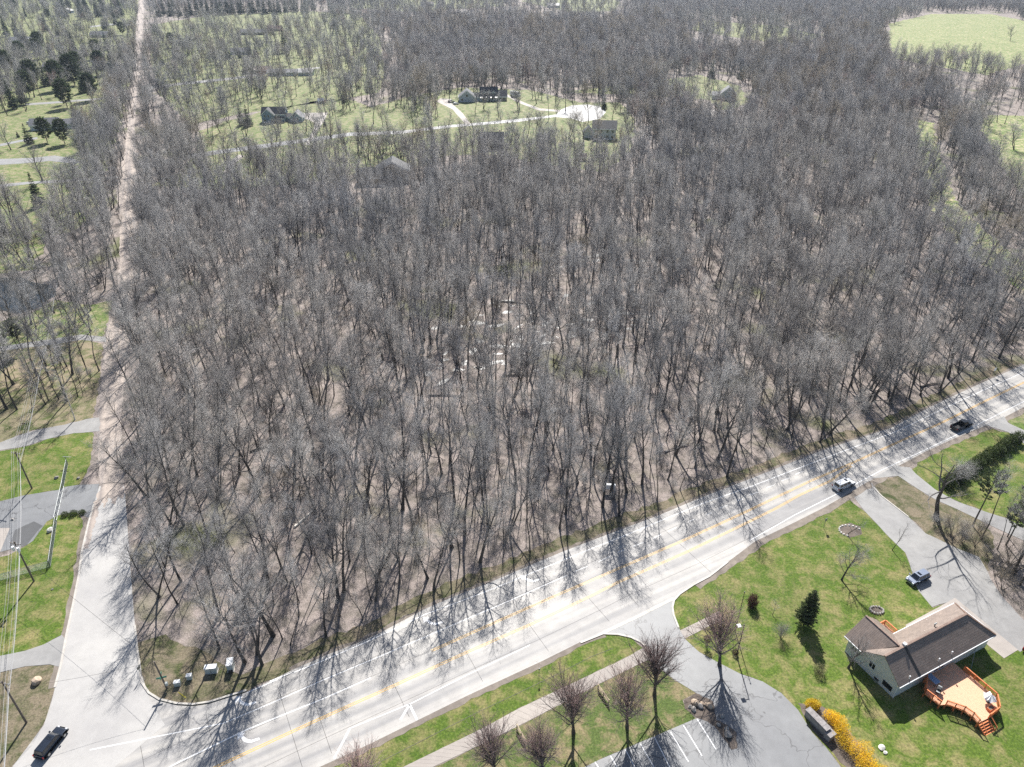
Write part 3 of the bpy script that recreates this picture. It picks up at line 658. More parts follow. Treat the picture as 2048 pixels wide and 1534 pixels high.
# ---------------- evergreens ----------------
def conifer(seed, H=12, W=3.2, r=.2, n=170, blades=34, mat=NEEDLE, low=.06, power=.9, droop=-.18, bl=.75, pine=False):
    global TRI
    rng = np.random.default_rng(seed); T = TM(); C = TM()
    g0 = grow(rng, np.array([[0, 0, -.1]]), np.array([[0, 0, 1.]]), np.array([float(H)]), np.array([r]), 6, .012, 0, .08); T.add(g0, 7, 0)
    t = low + (1 - low) * np.sort(rng.random(n)) ** (1.15 if not pine else 1)
    prof = (1 - t) ** power if not pine else np.clip(np.sin((t - low) / (1 - low) * PI * .92 + .15), .2, 1)
    L = W * prof * rng.uniform(.7, 1.12, n) + .12
    ph = np.arange(n) * 2.399 + rng.normal(0, .3, n); dz = rng.normal(droop, .12, n) + (t * .5 if pine else t * .35)
    D = nrm(np.stack([np.cos(ph), np.sin(ph), dz], -1)); P = np.zeros((n, 3)); P[:, 2] = t * H
    fi = np.clip((t * 6).astype(int), 0, 5); P[:, :2] = g0[0][fi, 0, :2]
    g1 = grow(rng, P, D, L, np.full(n, .035), 3, .07, .03, .2); C.add(g1, 3, 0)
    # needle sprays: narrow leaf shaped faces along each branch
    k = blades; tt = (.12 if not pine else .45) + (.9 - (.1 if not pine else .4)) * rng.random((k, n)); f = np.clip((tt * 3).astype(int), 0, 2); fr = tt * 3 - f; c = np.arange(n)[None]
    p = g1[0][f, c] * (1 - fr[..., None]) + g1[0][f + 1, c] * fr[..., None]; d = g1[1][f, c]
    side = nrm(np.cross(d, np.array([0, 0, 1.]))) * rng.choice([-1, 1], (k, n))[..., None]
    bd = nrm(d * .8 + side * rng.uniform(.2, 1.1, (k, n))[..., None] + rng.normal(0, .25, (k, n, 3)) + np.array([0, 0, .12 if pine else -.05]))
    ln = bl * rng.uniform(.5, 1.1, (k, n)) * np.clip(L / W * 1.4, .35, 1); w = nrm(np.cross(bd, rng.normal(0, 1, (k, n, 3)))) * (ln * .2)[..., None]
    a = p; m1 = p + bd * (ln * .5)[..., None] + w; m2 = p + bd * (ln * .5)[..., None] - w; e = p + bd * ln[..., None]
    V = np.stack([a, m1, e, m2], 2).reshape(-1, 3); b = C.n; C.V.append(V); C.n += len(V)
    q = b + np.arange(len(V)).reshape(-1, 4); C.F.append(np.concatenate([q[:, [0, 1, 2]], q[:, [0, 2, 3]]])); C.M.append(np.full(len(C.F[-1]), 1))
    tm = T.mesh("trunk", [BARK]); cm = C.mesh("crown", [BARK, mat]); TRI += len(cm.polygons); return tm, cm
SPRUCE = [conifer(81, 12, 3.3), conifer(82, 14, 2.9, n=190), conifer(83, 9, 2.6, n=130)]
PINE = [conifer(84, 16, 3.6, .24, 120, 44, NEEDLE_P, .40, .6, -.02, 1.0, True), conifer(85, 14, 4.4, .26, 190, 52, NEEDLE_P, .12, .6, -.05, 1.0, True)]
CEDAR_T = [conifer(86, 9, 1.5, .14, 200, 26, NEEDLE_P, .04, .55, .5, .6)]
def leafy_shape(seed, pts, rad, n, size, mat, name="foliage", squash=1.0, stem=True):
    """leaf faces and stems filling blobs round the given points"""
    rng = np.random.default_rng(seed); C = TM(); pts = np.array(pts, float); rad = np.array(rad, float)
    i = rng.choice(len(pts), n, p=rad ** 2 / (rad ** 2).sum()); d = nrm(rng.normal(0, 1, (n, 3)))
    rr = rad[i] * (.35 + .8 * rng.beta(3, 1.6, n)) * (1 + .22 * np.sin(d[:, 0] * 5 + i * 2) * np.sin(d[:, 2] * 4 + d[:, 1] * 6)); p = pts[i] + d * rr[:, None] * np.array([1, 1, squash]); p[:, 2] = np.maximum(p[:, 2], .03)
    a = nrm(rng.normal(0, 1, (n, 3)) + d * .6); b = nrm(np.cross(a, rng.normal(0, 1, (n, 3)))); s = (size * rng.uniform(.6, 1.3, n))[:, None]
    V = np.stack([p, p + a * s * .5 + b * s * .3, p + a * s, p + a * s * .5 - b * s * .3], 1).reshape(-1, 3)
    C.V.append(V); q = np.arange(len(V)).reshape(-1, 4); C.n += len(V)
    C.F.append(np.concatenate([q[:, [0, 1, 2]], q[:, [0, 2, 3]]])); C.M.append(np.full(len(C.F[-1]), 1))
    if stem:
        m = max(8, n // 60); j = rng.choice(n, m); P0 = pts[i[j]] * np.array([1, 1, 0]) + rng.normal(0, .12, (m, 3)) * np.array([1, 1, 0])
        D = p[j] - P0; L = np.linalg.norm(D, axis=1); C.add(grow(rng, P0, nrm(D), L, np.full(m, .018), 2, .06, .02, .3), 3, 0)
    return C.mesh(name, [BARK, mat])

# ---------------- where trees may stand ----------------
def inpoly(px, py, poly):
    c = np.zeros(px.shape, bool); n = len(poly)
    for i in range(n):
        x0, y0 = poly[i]; x1, y1 = poly[(i + 1) % n]
        k = ((y0 > py) != (y1 > py)) & (px < (x1 - x0) * (py - y0) / ((y1 - y0) + 1e-12) + x0)
        c ^= k
    return c
W_N = [at(*p) for p in NORTH[8:]]; W_IN = offset_line(W_N, 2.6)
ZONES = [  # (photograph polygon, density) later ones win
    ([(-2000,-110),(4000,-110),(4000,3000),(-2000,3000)], 1.0),
    # south of the main road and everything under it
    ([(-900,3000),(4000,3000)] + [to_px(p.x, p.y) for p in W_IN[::-1]] + [(400,1290),(330,1262),(300,1235),(290,1100),(262,985),(150,985),(-900,985)], 0),
    # roadside strip and all west of the gravel road: opened first, then wooded pieces added back
    ([(-900,1000),(256,1000),(262,830),(272,600),(280,450),(279,371),(280,268),(285,152),(289,68),(292,34),(294,-60),(272,-60),(255,140),(-2000,100)], 0),
    ([(60,830),(190,800),(205,740),(70,700)], .9), ([(-200,860),(60,850),(70,720),(-200,720)], .6),
    ([(-60,690),(205,670),(228,610),(220,590),(120,600),(-60,640)], .7),
    ([(110,600),(236,590),(240,450),(234,380),(215,330),(160,370),(120,420),(95,480),(115,560)], .95),
    ([(-100,560),(95,556),(110,470),(60,440),(-100,470)], .95),
    ([(175,390),(236,370),(258,230),(266,150),(270,60),(240,60),(225,130),(200,230),(160,300)], .95),
    ([(-300,240),(60,240),(70,200),(230,190),(250,100),(-300,100)], .38),
    ([(-600,140),(262,110),(272,-20),(-900,-30)], .24),
    # yards beyond the wood
    ([(292,178),(292,60),(400,55),(700,36),(790,70),(800,180),(660,200),(500,240),(400,268),(300,260)], .38),
    ([(292,280),(300,215),(480,190),(660,160),(790,160),(790,205),(700,225),(520,240),(400,262),(392,290),(290,330)], .45),
    ([(390,320),(398,262),(470,236),(525,214),(620,200),(700,205),(740,222),(860,215),(866,290),(700,330),(450,362),(385,350)], .17),
    ([(850,285),(858,200),(900,188),(1060,176),(1160,204),(1240,205),(1262,240),(1262,300),(1220,345),(1150,320),(1050,322),(900,318)], .1),
    ([(640,320),(700,300),(860,292),(870,330),(820,352),(820,400),(700,400)], .35),
    ([(1180,330),(1300,330),(1290,280),(1230,260),(1170,300)], .1),
    ([(1390,240),(1500,240),(1500,180),(1410,160),(1380,200)], .12),
    ([(1768,150),(1760,80),(1775,45),(1862,24),(1979,24),(2048,38),(2500,40),(2500,170),(2048,150),(1970,165),(1912,160),(1850,150)], .0),
    ([(1790,175),(1768,120),(1850,122),(2060,150),(2200,160),(2100,240),(1960,230)], .35),
    ([(1945,350),(1955,225),(2048,225),(2500,240),(2500,450),(2060,430)], .06),
    ([(1828,236),(1870,240),(1888,330),(1918,405),(1980,465),(2140,560),(2140,625),(1920,525),(1856,420),(1826,330)], .22),
    ([(1330,200),(1330,150),(1430,140),(1490,170),(1480,200)], .2),
    ([(1020,40),(1020,-20),(1260,-20),(1260,40)], .2), ([(1380,110),(1380,40),(1640,60),(1640,110)], .35), ([(680,40),(680,-20),(1020,-20),(1020,40)], .35),
    ([(292,66),(292,30),(660,20),(660,52)], .1), ([(292,30),(292,-40),(800,-50),(800,20)], .5),
    # swamp opening in the wood
    ([(850,765),(880,700),(1000,680),(1100,650),(1240,640),(1250,665),(1130,690),(1090,745),(1000,765)], .3), ([(1100,560),(1120,520),(1260,495),(1270,530),(1180,560)], .5), ([(1000,600),(1080,596),(1080,630),(1000,628)], .3),
    ([(1060,640),(1150,628),(1170,656),(1110,668)], .35),
    # wood at the right below the road
    ([(1900,1060),(1990,1065),(2060,1085),(2500,1150),(2500,1500),(2080,1290),(2020,1185),(1985,1130)], .9),
]
EXCL = []       # (x, y, radius) round buildings, filled in below
def field(y0, y1, sp, seed):
    rng = np.random.default_rng(seed); X, Y = [], []
    ys = np.arange(y0, y1, sp)
    for y in ys:
        half = .80 * (y + 60) + 20
        xs = np.arange(-half, half, sp); X.append(xs + rng.uniform(-.48, .48, len(xs)) * sp); Y.append(y + rng.uniform(-.48, .48, len(xs)) * sp)
    X = np.concatenate(X); Y = np.concatenate(Y); px, py = to_px(X, Y)
    d = np.zeros(len(X))
    far = np.clip((600 - py) / 250, 0, 1); wx = far * (7 * np.sin(X * .045 + Y * .02) + 5 * np.sin(X * .11 - Y * .07)); wy = far * (4 * np.sin(X * .06 + 2) + 3 * np.sin(X * .023 + Y * .09))
    for i, (poly, v) in enumerate(ZONES): d[inpoly(px + (wx if i > 1 else 0), py + (wy if i > 1 else 0), poly)] = v
    wob = .5 + .28 * np.sin(X * .061 + 1.3 * np.sin(Y * .037)) * np.cos(Y * .053 + 1.7 * np.sin(X * .029)) + .22 * np.sin(X * .17 + Y * .11) * np.sin(Y * .19 - X * .07)
    keep = rng.random(len(X)) < d * np.clip(.62 + .75 * wob, 0, 1.15)
    for (ex, ey, er) in EXCL: keep &= (X - ex) ** 2 + (Y - ey) ** 2 > er * er
    return X[keep], Y[keep], d[keep], rng

# ---------------- buildings ----------------
def window(parent, x, y, z, w, h, face, frame=WHITEM, bars=1):
    """face: '-y','+y','-x','+x' wall normal; x,y,z centre on the wall plane"""
    f = MB(); t = .07
    def B(m, u0, u1, v0, v1, d0, d1):
        if face == '-y': m.box(x + u0, x + u1, y - d1, y - d0, z + v0, z + v1)
        elif face == '+y': m.box(x + u0, x + u1, y + d0, y + d1, z + v0, z + v1)
        elif face == '-x': m.box(x - d1, x - d0, y + u0, y + u1, z + v0, z + v1)
        else: m.box(x + d0, x + d1, y + u0, y + u1, z + v0, z + v1)
    B(f, -w/2 - t, w/2 + t, h/2, h/2 + t, -.02, .07); B(f, -w/2 - t, w/2 + t, -h/2 - t, -h/2, -.02, .09)
    B(f, -w/2 - t, -w/2, -h/2, h/2, -.02, .07); B(f, w/2, w/2 + t, -h/2, h/2, -.02, .07)
    if bars: B(f, -.03, .03, -h/2, h/2, .0, .05)
    o = f.build("window", frame, parent)
    p = MB(); B(p, -w/2, w/2, -h/2, h/2, -.02, .025); p.build("pane", GLASS, o); return o
def gable(parent, x0, x1, y0, y1, z0, zw, rise, wallm, roofm, axis='x', oh=.4, base_name="wall", trim=WHITEM, th=.16, tr=1.0):
    w = MB(); w.box(x0, x1, y0, y1, z0, zw)
    if axis == 'x':
        ym = (y0 + y1) / 2
        for xx, s in ((x0, 1), (x1, -1)):
            w.quadbox([(xx, y0, zw), (xx + s*.15, y0, zw), (xx + s*.15, y1, zw), (xx, y1, zw), (xx, ym - .02, zw + rise), (xx + s*.15, ym - .02, zw + rise), (xx + s*.15, ym + .02, zw + rise), (xx, ym + .02, zw + rise)])
    else:
        xm = (x0 + x1) / 2
        for yy, s in ((y0, 1), (y1, -1)):
            w.quadbox([(x0, yy, zw), (x1, yy, zw), (x1, yy + s*.15, zw), (x0, yy + s*.15, zw), (xm - .02, yy, zw + rise), (xm + .02, yy, zw + rise), (xm + .02, yy + s*.15, zw + rise), (xm - .02, yy + s*.15, zw + rise)])
    w.build(base_name, wallm, parent)
    r = MB(); e = MB()
    if axis == 'x':
        ym = (y0 + y1) / 2; half = (y1 - y0) / 2; sl = rise / half; a, b = x0 - oh, x1 + oh
        for s in (-1, 1):
            ye = ym + s * (half + oh); ze = zw - sl * oh + .02; zr = zw + rise + .02
            q = [(a, ye, ze), (b, ye, ze), (b, ym, zr), (a, ym, zr)]
            if s > 0: q = [q[1], q[0], q[3], q[2]]
            r.quadbox(q + [(p[0], p[1], p[2] + th) for p in q])
            e.box(a, b, min(ye, ye + s*.1), max(ye, ye + s*.1), ze - .18 * tr, ze + .1)
            for xx in (a, b - .05):
                q = [(xx - .02, ye, ze - .22 * tr), (xx + .07, ye, ze - .22 * tr), (xx + .07, ym, zr - .22 * tr), (xx - .02, ym, zr - .22 * tr)]
                if s > 0: q = [q[1], q[0], q[3], q[2]]
                e.quadbox(q + [(p[0], p[1], p[2] + .22 * tr + .03) for p in q])
    else:
        xm = (x0 + x1) / 2; half = (x1 - x0) / 2; sl = rise / half; a, b = y0 - oh, y1 + oh
        for s in (-1, 1):
            xe = xm + s * (half + oh); ze = zw - sl * oh + .02; zr = zw + rise + .02
            q = [(xe, a, ze), (xm, a, zr), (xm, b, zr), (xe, b, ze)]
            if s > 0: q = [q[1], q[0], q[3], q[2]]
            r.quadbox(q + [(p[0], p[1], p[2] + th) for p in q])
            e.box(min(xe, xe + s*.1), max(xe, xe + s*.1), a, b, ze - .18 * tr, ze + .1)
            for yy in (a, b - .05):
                q = [(xe, yy - .02, ze - .22 * tr), (xm, yy - .02, zr - .22 * tr), (xm, yy + .07, zr - .22 * tr), (xe, yy + .07, ze - .22 * tr)]
                if s > 0: q = [q[1], q[0], q[3], q[2]]
                e.quadbox(q + [(p[0], p[1], p[2] + .22 * tr + .03) for p in q])
    ro = r.build("roof", roofm, parent); e.build("trim", trim, ro); return ro
def chimney(roof, x, y, z0, z1, s=.8, mat=BRICKM):
    m = MB(); m.box(x - s/2, x + s/2, y - s/2, y + s/2, z0, z1); m.box(x - s/2 - .08, x + s/2 + .08, y - s/2 - .08, y + s/2 + .08, z1, z1 + .12); m.build("chimney", mat, roof)

# --- the nearest house: L plan, brown roof, pale siding, orange deck ---
HA = math.radians(25.5); HO = at(1799, 1375, 3.5)
hc = Vector((HO.x, HO.y, 0))
house = thing("ranch_house", "long pale sided house with brown shingle roof and an orange wood deck behind it", "house", hc, HA)
EXCL.append((68, 78, 14))
ov = .5; Lh, Wh = 22.6, 7.4; zw = 3.35; ri = 3.05
w = MB(); w.box(ov, Lh - ov, ov, Wh - ov, 0, zw)
w.quadbox([(ov, ov, zw), (ov + .15, ov, zw), (ov + .15, Wh - ov, zw), (ov, Wh - ov, zw), (ov, Wh/2 - .02, zw + ri - .15), (ov + .15, Wh/2 - .02, zw + ri - .15), (ov + .15, Wh/2 + .02, zw + ri - .15), (ov, Wh/2 + .02, zw + ri - .15)])
w.box(ov + .001, 7.0, Wh - ov, 10.0, 0, zw)
w.quadbox([(ov, 9.85, zw), (7.0, 9.85, zw), (7.0, 10.0, zw), (ov, 10.0, zw), (3.73, 9.85, zw + ri - .15), (3.77, 9.85, zw + ri - .15), (3.77, 10.0, zw + ri - .15), (3.73, 10.0, zw + ri - .15)])
w.build("wall", SIDE_W, house)
zr = zw + ri; ze = zw; th = .14; ym = Wh / 2; hx = Lh - 3.7
def slab_face(m, pts): m.v_base = len(m.v); b = len(m.v); n = len(pts); m.v += [tuple(p) for p in pts] + [(p[0], p[1], p[2] + th) for p in pts]; m.f += [tuple(range(b + n - 1, b - 1, -1)), tuple(range(b + n, b + 2*n))] + [(b + i, b + (i+1) % n, b + n + (i+1) % n, b + n + i) for i in range(n)]; m.m += [0] * (n + 2)
r = MB(); slab_face(r, [(0, 0, ze), (Lh, 0, ze), (hx, ym, zr), (0, ym, zr)]); r.build("roof", ROOF_TAN, house)
r = MB(); slab_face(r, [(Lh, Wh, ze), (0, Wh, ze), (0, ym, zr), (hx, ym, zr)]); rn = r.build("roof", ROOF_TAN, house)
r = MB(); slab_face(r, [(Lh, 0, ze), (Lh, Wh, ze), (hx, ym, zr)]); r.build("roof", ROOF_TAN, house)
wy1 = 10.6; wx1 = 7.5; wxm = wx1 / 2
r = MB(); slab_face(r, [(0, wy1, ze + .003), (0, Wh - .3, ze + .003), (wxm, ym + .35, zr - .05), (wxm, wy1, zr - .05)]); r.build("roof", ROOF_TAN, house)
r = MB(); slab_face(r, [(wx1, Wh - .3, ze + .003), (wx1, wy1, ze + .003), (wxm, wy1, zr - .05), (wxm, ym + .35, zr - .05)]); r.build("roof", ROOF_TAN, house)
m = MB(); m.bar((0, ym, zr + .17), (hx, ym, zr + .17), .35, .07); m.bar((hx, ym, zr + .15), (Lh, Wh, ze + .17), .3, .07); m.bar((hx, ym, zr + .15), (Lh, 0, ze + .17), .3, .07); m.bar((wxm, ym + .4, zr + .10), (wxm, wy1, zr + .10), .3, .07)
m.build("ridge_cap", ROOF_BR, house)
m = MB(); m.box(-.02, Lh, -.12, -.0, ze - .06, ze + .12); m.box(7.5, Lh, Wh, Wh + .12, ze - .06, ze + .12); m.box(Lh, Lh + .1, 0, Wh, ze - .06, ze + .12); m.box(-.12, 0, Wh - .3, wy1, ze - .06, ze + .12)
m.build("gutter", WHITEM, house)
for xa in (ov - .09, Lh - ov): m = MB(); m.box(xa, xa + .08, ov - .09, ov - .01, 0, ze); m.build("downpipe", WHITEM, house)
m = MB(); m.bar((4.4, ym, zr + .2), (4.6, .05, ze + .2), .42, .06); m.build("roof_strip", BLACKM, house)
m = MB(); m.box(4.2, 4.7, ym - .15, ym + .35, zr, zr + .55); m.build("roof_vent", WHITEM, house)
for vx, vy in ((2.4, .35), (9.2, .5), (12.2, .5)): 
    z0 = ze + vy / ym * ri; m = MB(); m.tube([(vx, vy, z0), (vx, vy, z0 + .6)], .07, 8); m.tube([(vx, vy, z0 + .6), (vx, vy, z0 + .78)], [.14, .1], 8); m.build("vent_pipe", WHITEM, house)
z0 = zr - .5; m = MB(); m.tube([(12.5, ym + .8, z0), (12.5, ym + .8, z0 + .7)], .1, 8); m.tube([(12.2, ym + .8, z0 + .7), (12.8, ym + .8, z0 + .7)], .09, 8); m.build("chimney_flue", GALV, house)
window(house, ov, 1.9, 1.25, 1.5, .8, '-x', BLACKM); window(house, ov, 5.1, 2.3, 1.0, 1.1, '-x'); window(house, ov, 8.6, 2.2, .9, 1.0, '-x')
for wx in (3.2, 6.6): window(house, wx, ov, 2.2, 1.3, 1.1, '-y')
window(house, 10.4, ov, 2.1, 2.4, 1.9, '-y'); window(house, 15.4, ov, 2.3, 1.5, 1.1, '-y'); window(house, 18.2, ov, 2.3, 1.5, 1.1, '-y')
for wx in (9.5, 13.2, 16.5): window(house, wx, Wh - ov, 2.1, 1.4, 1.1, '+y')
window(house, 3.7, 10.0, 2.1, 1.6, 1.1, '+y')
m = MB(); m.box(7.6, 8.6, Wh - ov, Wh - ov + .06, .55, 2.65); d_ = m.build("door", WHITEM, house)
m = MB(); m.box(Lh - ov, Lh - ov + .05, 2.0, 6.4, 0, 2.3); gd = m.build("garage_door", WHITEM, house)
for i in range(4):
    m = MB(); m.box(Lh - ov + .05, Lh - ov + .08, 2.08, 6.32, .06 + i*.56, .56 + i*.56); m.build("panel", WHITEM, gd)
# shed awning poles by the east end
m = MB(); m.bar((16.2, -.3, 2.2), (19.5, .4, 1.9), .07); m.bar((16.4, -1.3, 0), (18.9, .45, 2.3), .06); m.build("awning_arm", GALV, house)

def rail_run(parent, pts, z, h=1.0, post=1.6, balusters=True, mat=CEDAR):
    tp = MB(); tp2 = MB(); ps = []
    for a, b in zip(pts, pts[1:]):
        a = Vector((*a, 0)); b = Vector((*b, 0)); L = (b - a).length; n = max(1, round(L / post))
        tp.bar(a + Vector((0, 0, z + h)), b + Vector((0, 0, z + h)), .16, .05)
        tp.bar(a + Vector((0, 0, z + h - .12)), b + Vector((0, 0, z + h - .12)), .05, .09); tp.bar(a + Vector((0, 0, z + .12)), b + Vector((0, 0, z + .12)), .05, .09)
        for i in range(n + 1): ps.append(a + (b - a) * i / n)
        k = max(1, int(L / .14))
        for i in range(1, k):
            p = a + (b - a) * i / k; tp2.box(p.x - .02, p.x + .02, p.y - .02, p.y + .02, z + .12, z + h - .1)
    tp.build("handrail", mat, parent)
    if balusters and tp2.v: tp2.build("baluster", mat, parent)["kind"] = "stuff"
    for p in ps:
        m = MB(); m.box(p.x - .06, p.x + .06, p.y - .06, p.y + .06, 0, z + h + .06); m.build("post", mat, parent)
def loc(o, p):      # world point to a thing's own axes
    c, s = math.cos(-o.rotation_euler.z), math.sin(-o.rotation_euler.z); d = p - o.location
    return (d.x * c - d.y * s, d.x * s + d.y * c)
def zk(a, b): return (1820 + a / 6.974, 1280 + b / 6.974)
deck = thing("wooden_deck", "large orange stained wooden deck with railings and a curved edge behind the pale house", "deck", hc, HA)
DZ = 1.0
dp = [loc(deck, at(*zk(*q), DZ)) for q in ((215,545),(205,740),(415,905),(500,900),(620,930),(750,985),(870,1070),(950,1160),(1090,1090),(1230,985),(1190,800),(745,425),(650,345))]
yw = ov - .02
poly = [(dp[0][0], yw)] + dp[:-1] + [(dp[-2][0], yw)]
b_ = MB(); x = -60
xs0 = min(p[0] for p in poly); xs1 = max(p[0] for p in poly); i = 0; xx = xs0
def vspan(xq):
    ys = []
    for a, b in zip(poly, poly[1:] + poly[:1]):
        if (a[0] > xq) != (b[0] > xq): ys.append(a[1] + (b[1] - a[1]) * (xq - a[0]) / (b[0] - a[0]))
    return sorted(ys)
BO = MB()
while xx < xs1 - .02:
    ys = vspan(xx + .07)
    for a, b in zip(ys[::2], ys[1::2]): BO.box(xx, xx + .132, a, b, DZ - .06, DZ)
    xx += .142
BO.build("deck_board", DECKB, deck)["kind"] = "stuff"
m = MB(); m.prism(poly, DZ - .30, DZ - .065); m.build("deck_frame", CEDAR, deck)
for a in poly[1:-1]: m = MB(); m.box(a[0] - .07, a[0] + .07, a[1] + .0, a[1] + .14, 0, DZ - .3); m.build("support_post", CEDAR, deck)
rail_run(deck, [(dp[0][0] + .05, yw - .3), dp[1], dp[2]], DZ); rail_run(deck, [dp[3], dp[5], dp[6], dp[7]], DZ); rail_run(deck, [dp[8], dp[9], dp[10], dp[11]], DZ)
# steps down at the outer end
c7 = Vector((*dp[7], 0)); c8 = Vector((*dp[8], 0)); dirp = Vector((c8.y - c7.y, -(c8.x - c7.x), 0)).normalized()
for k in range(5):
    a = c7 + dirp * (.3 * k + .05); b = c8 + dirp * (.3 * k + .05); z = DZ - .2 * (k + 1)
    m = MB(); m.bar(a + dirp * .14 + Vector((0, 0, z)), b + dirp * .14 + Vector((0, 0, z)), .27, .045); m.build("step", CEDAR, deck)
for c in (c7, c8):
    m = MB(); m.bar(c + Vector((0, 0, DZ - .15)), c + dirp * 1.5 + Vector((0, 0, 0)), .06, .25); m.bar(c + Vector((0, 0, DZ + .9)), c + dirp * 1.5 + Vector((0, 0, .95)), .14, .05)
    q = c + dirp * 1.5; m.box(q.x - .05, q.x + .05, q.y - .05, q.y + .05, 0, .98); m.build("stair_rail", CEDAR, deck)
def w2(o, q, z): # photograph point at height z -> thing location
    p = at(*q, z); return Vector((p.x, p.y, z))
t = thing("patio_table", "blue rectangular covered table on the shaded corner of the orange deck", "table", w2(None, zk(305, 580), DZ), HA)
m = MB(); m.box(-.55, .55, -.9, .9, .68, .75); m.build("table_top", plain("blue_cover", (.22, .32, .48), .5), t)
for sx in (-.45, .45):
    for sy in (-.8, .8): m = MB(); m.box(sx - .03, sx + .03, sy - .03, sy + .03, 0, .68); m.build("leg", BLACKM, t)
t = thing("gas_grill", "black and steel gas grill on the deck beside the blue table", "grill", w2(None, zk(385, 730), DZ), HA + .4)
m = MB(); m.box(-.35, .35, -.28, .28, .1, .8); m.build("cabinet", BLACKM, t)
m = MB(); m.prism([(-.36, -.3), (.36, -.3), (.36, .3), (-.36, .3)], .82, 1.02); m.box(-.3, .3, -.22, .22, 1.02, 1.12); m.build("lid", BLACKM, t)
m = MB(); m.box(.37, .75, -.26, .26, .78, .82); m.box(-.75, -.37, -.26, .26, .78, .82); m.build("side_shelf", GALV, t)
t = thing("patio_umbrella", "white half folded patio umbrella and its cloth at the sunny end of the orange deck", "umbrella", w2(None, zk(1085, 860), DZ), HA)
m = MB(); m.tube([(0, 0, 0), (0, 0, 1.9)], .03, 8); m.build("pole", GALV, t)
rng = random.Random(4); m = MB(); cz = 1.15
ring = [(math.cos(a) * rng.uniform(.65, 1.15), math.sin(a) * rng.uniform(.65, 1.15), cz + rng.uniform(-.35, .15)) for a in [i * PI / 9 for i in range(18)]]
for i in range(18): a, b = ring[i], ring[(i+1) % 18]; m.face([(0, 0, 1.8), a, b]); m.face([(0, 0, 1.77), b, a])
m.build("canopy", plain("white_canvas", (.8, .8, .8), .8), t)
m = MB(); m.tube([(0, 0, 0), (0, 0, .08)], .3, 12); m.build("base", BLACKM, t)
t = thing("planter_box", "small reddish wooden planter box beside the white umbrella on the deck", "planter", w2(None, zk(1115, 970), DZ), HA)
m = MB(); m.box(-.5, .5, -.3, .3, 0, .45); m.build("box", CEDAR, t); m = MB(); m.box(-.44, .44, -.24, .24, .45, .47); m.build("soil", MULCH, t)
# small porch on the north side
porch = thing("small_wooden_porch", "small orange stained wooden porch tucked in the corner behind the brown roof", "deck", hc, HA)
def zp(a, b): return (1680 + a / 6.39, 1180 + b / 6.39)
pz = .6; pp = [(7.05, Wh - ov + .02), (10.6, Wh - ov + .02), (10.6, 10.9), (7.05, 10.9)]
BO = MB(); x = 7.05
while x < 10.55: BO.box(x, x + .132, pp[0][1], 10.9, pz - .05, pz); x += .142
BO.build("deck_board", DECKB, porch)["kind"] = "stuff"
m = MB(); m.prism(pp, .05, pz - .055); m.build("deck_frame", CEDAR, porch)
rail_run(porch, [(7.1, 10.85), (10.55, 10.85), (10.55, 8.6)], pz)
for k in range(3): m = MB(); m.box(10.6 + k*.3, 10.9 + k*.3, 7.1, 8.4, .0, .45 - k*.15); m.build("step", CEDAR, porch)
t = thing("garden_bin", "round grey garden bin against the shaded west wall of the pale house", "bin", at(1752, 1362), 0)
m = MB(); m.tube([(0, 0, 0), (0, 0, .7)], [.38, .45], 14); m.build("body", GALV, t); m = MB(); m.tube([(0, 0, .7), (0, 0, .76)], [.48, .44], 14); m.build("lid", BLACKM, t)

# --- houses beyond the wood ---
def far_house(label, px, rot, parts, name="house", cat="house", rad=None, door=True):
    p = at(*px); h = thing(name, label, cat, p, rot); R_ = 0
    for d in parts:
        x0, x1, y0, y1 = d['r']; zw_, ri_ = d['h']
        ro = gable(h, x0, x1, y0, y1, 0, zw_, ri_, d.get('wall', SIDE_W), d.get('roof', ROOF_DK), d.get('axis', 'x'), .45, tr=2.8)
        R_ = max(R_, math.hypot(max(abs(x0), abs(x1)), max(abs(y0), abs(y1))))
        for wd in d.get('win', []): window(h, *wd)
        if 'chim' in d: cx_, cy_ = d['chim']; chimney(ro, cx_, cy_, zw_, zw_ + ri_ + 1.0)
    c = Vector(((min(d['r'][0] for d in parts) + max(d['r'][1] for d in parts)) / 2, (min(d['r'][2] for d in parts) + max(d['r'][3] for d in parts)) / 2, 0))
    c.rotate(Matrix.Rotation(rot, 3, 'Z')); EXCL.append((p.x + c.x, p.y + c.y, rad or R_ * .75))
    return h
def garage_door(h, x0, x1, y, z1=2.3):
    m = MB(); m.box(x0, x1, y - .06, y, 0, z1); g = m.build("garage_door", WHITEM, h)
    m = MB()
    for k in range(4): m.box(x0 + .08, x1 - .08, y - .09, y - .06, .06 + k * z1/4, z1/4 - .04 + k * z1/4)
    m.build("panel", WHITEM, g)
def front_door(h, x, y, mat=BLACKM):
    m = MB(); m.box(x - .6, x + .6, y - .05, y, 0, 2.4); d = m.build("door_frame", WHITEM, h); m = MB(); m.box(x - .45, x + .45, y - .08, y - .05, 0, 2.15); m.build("door", mat, d)
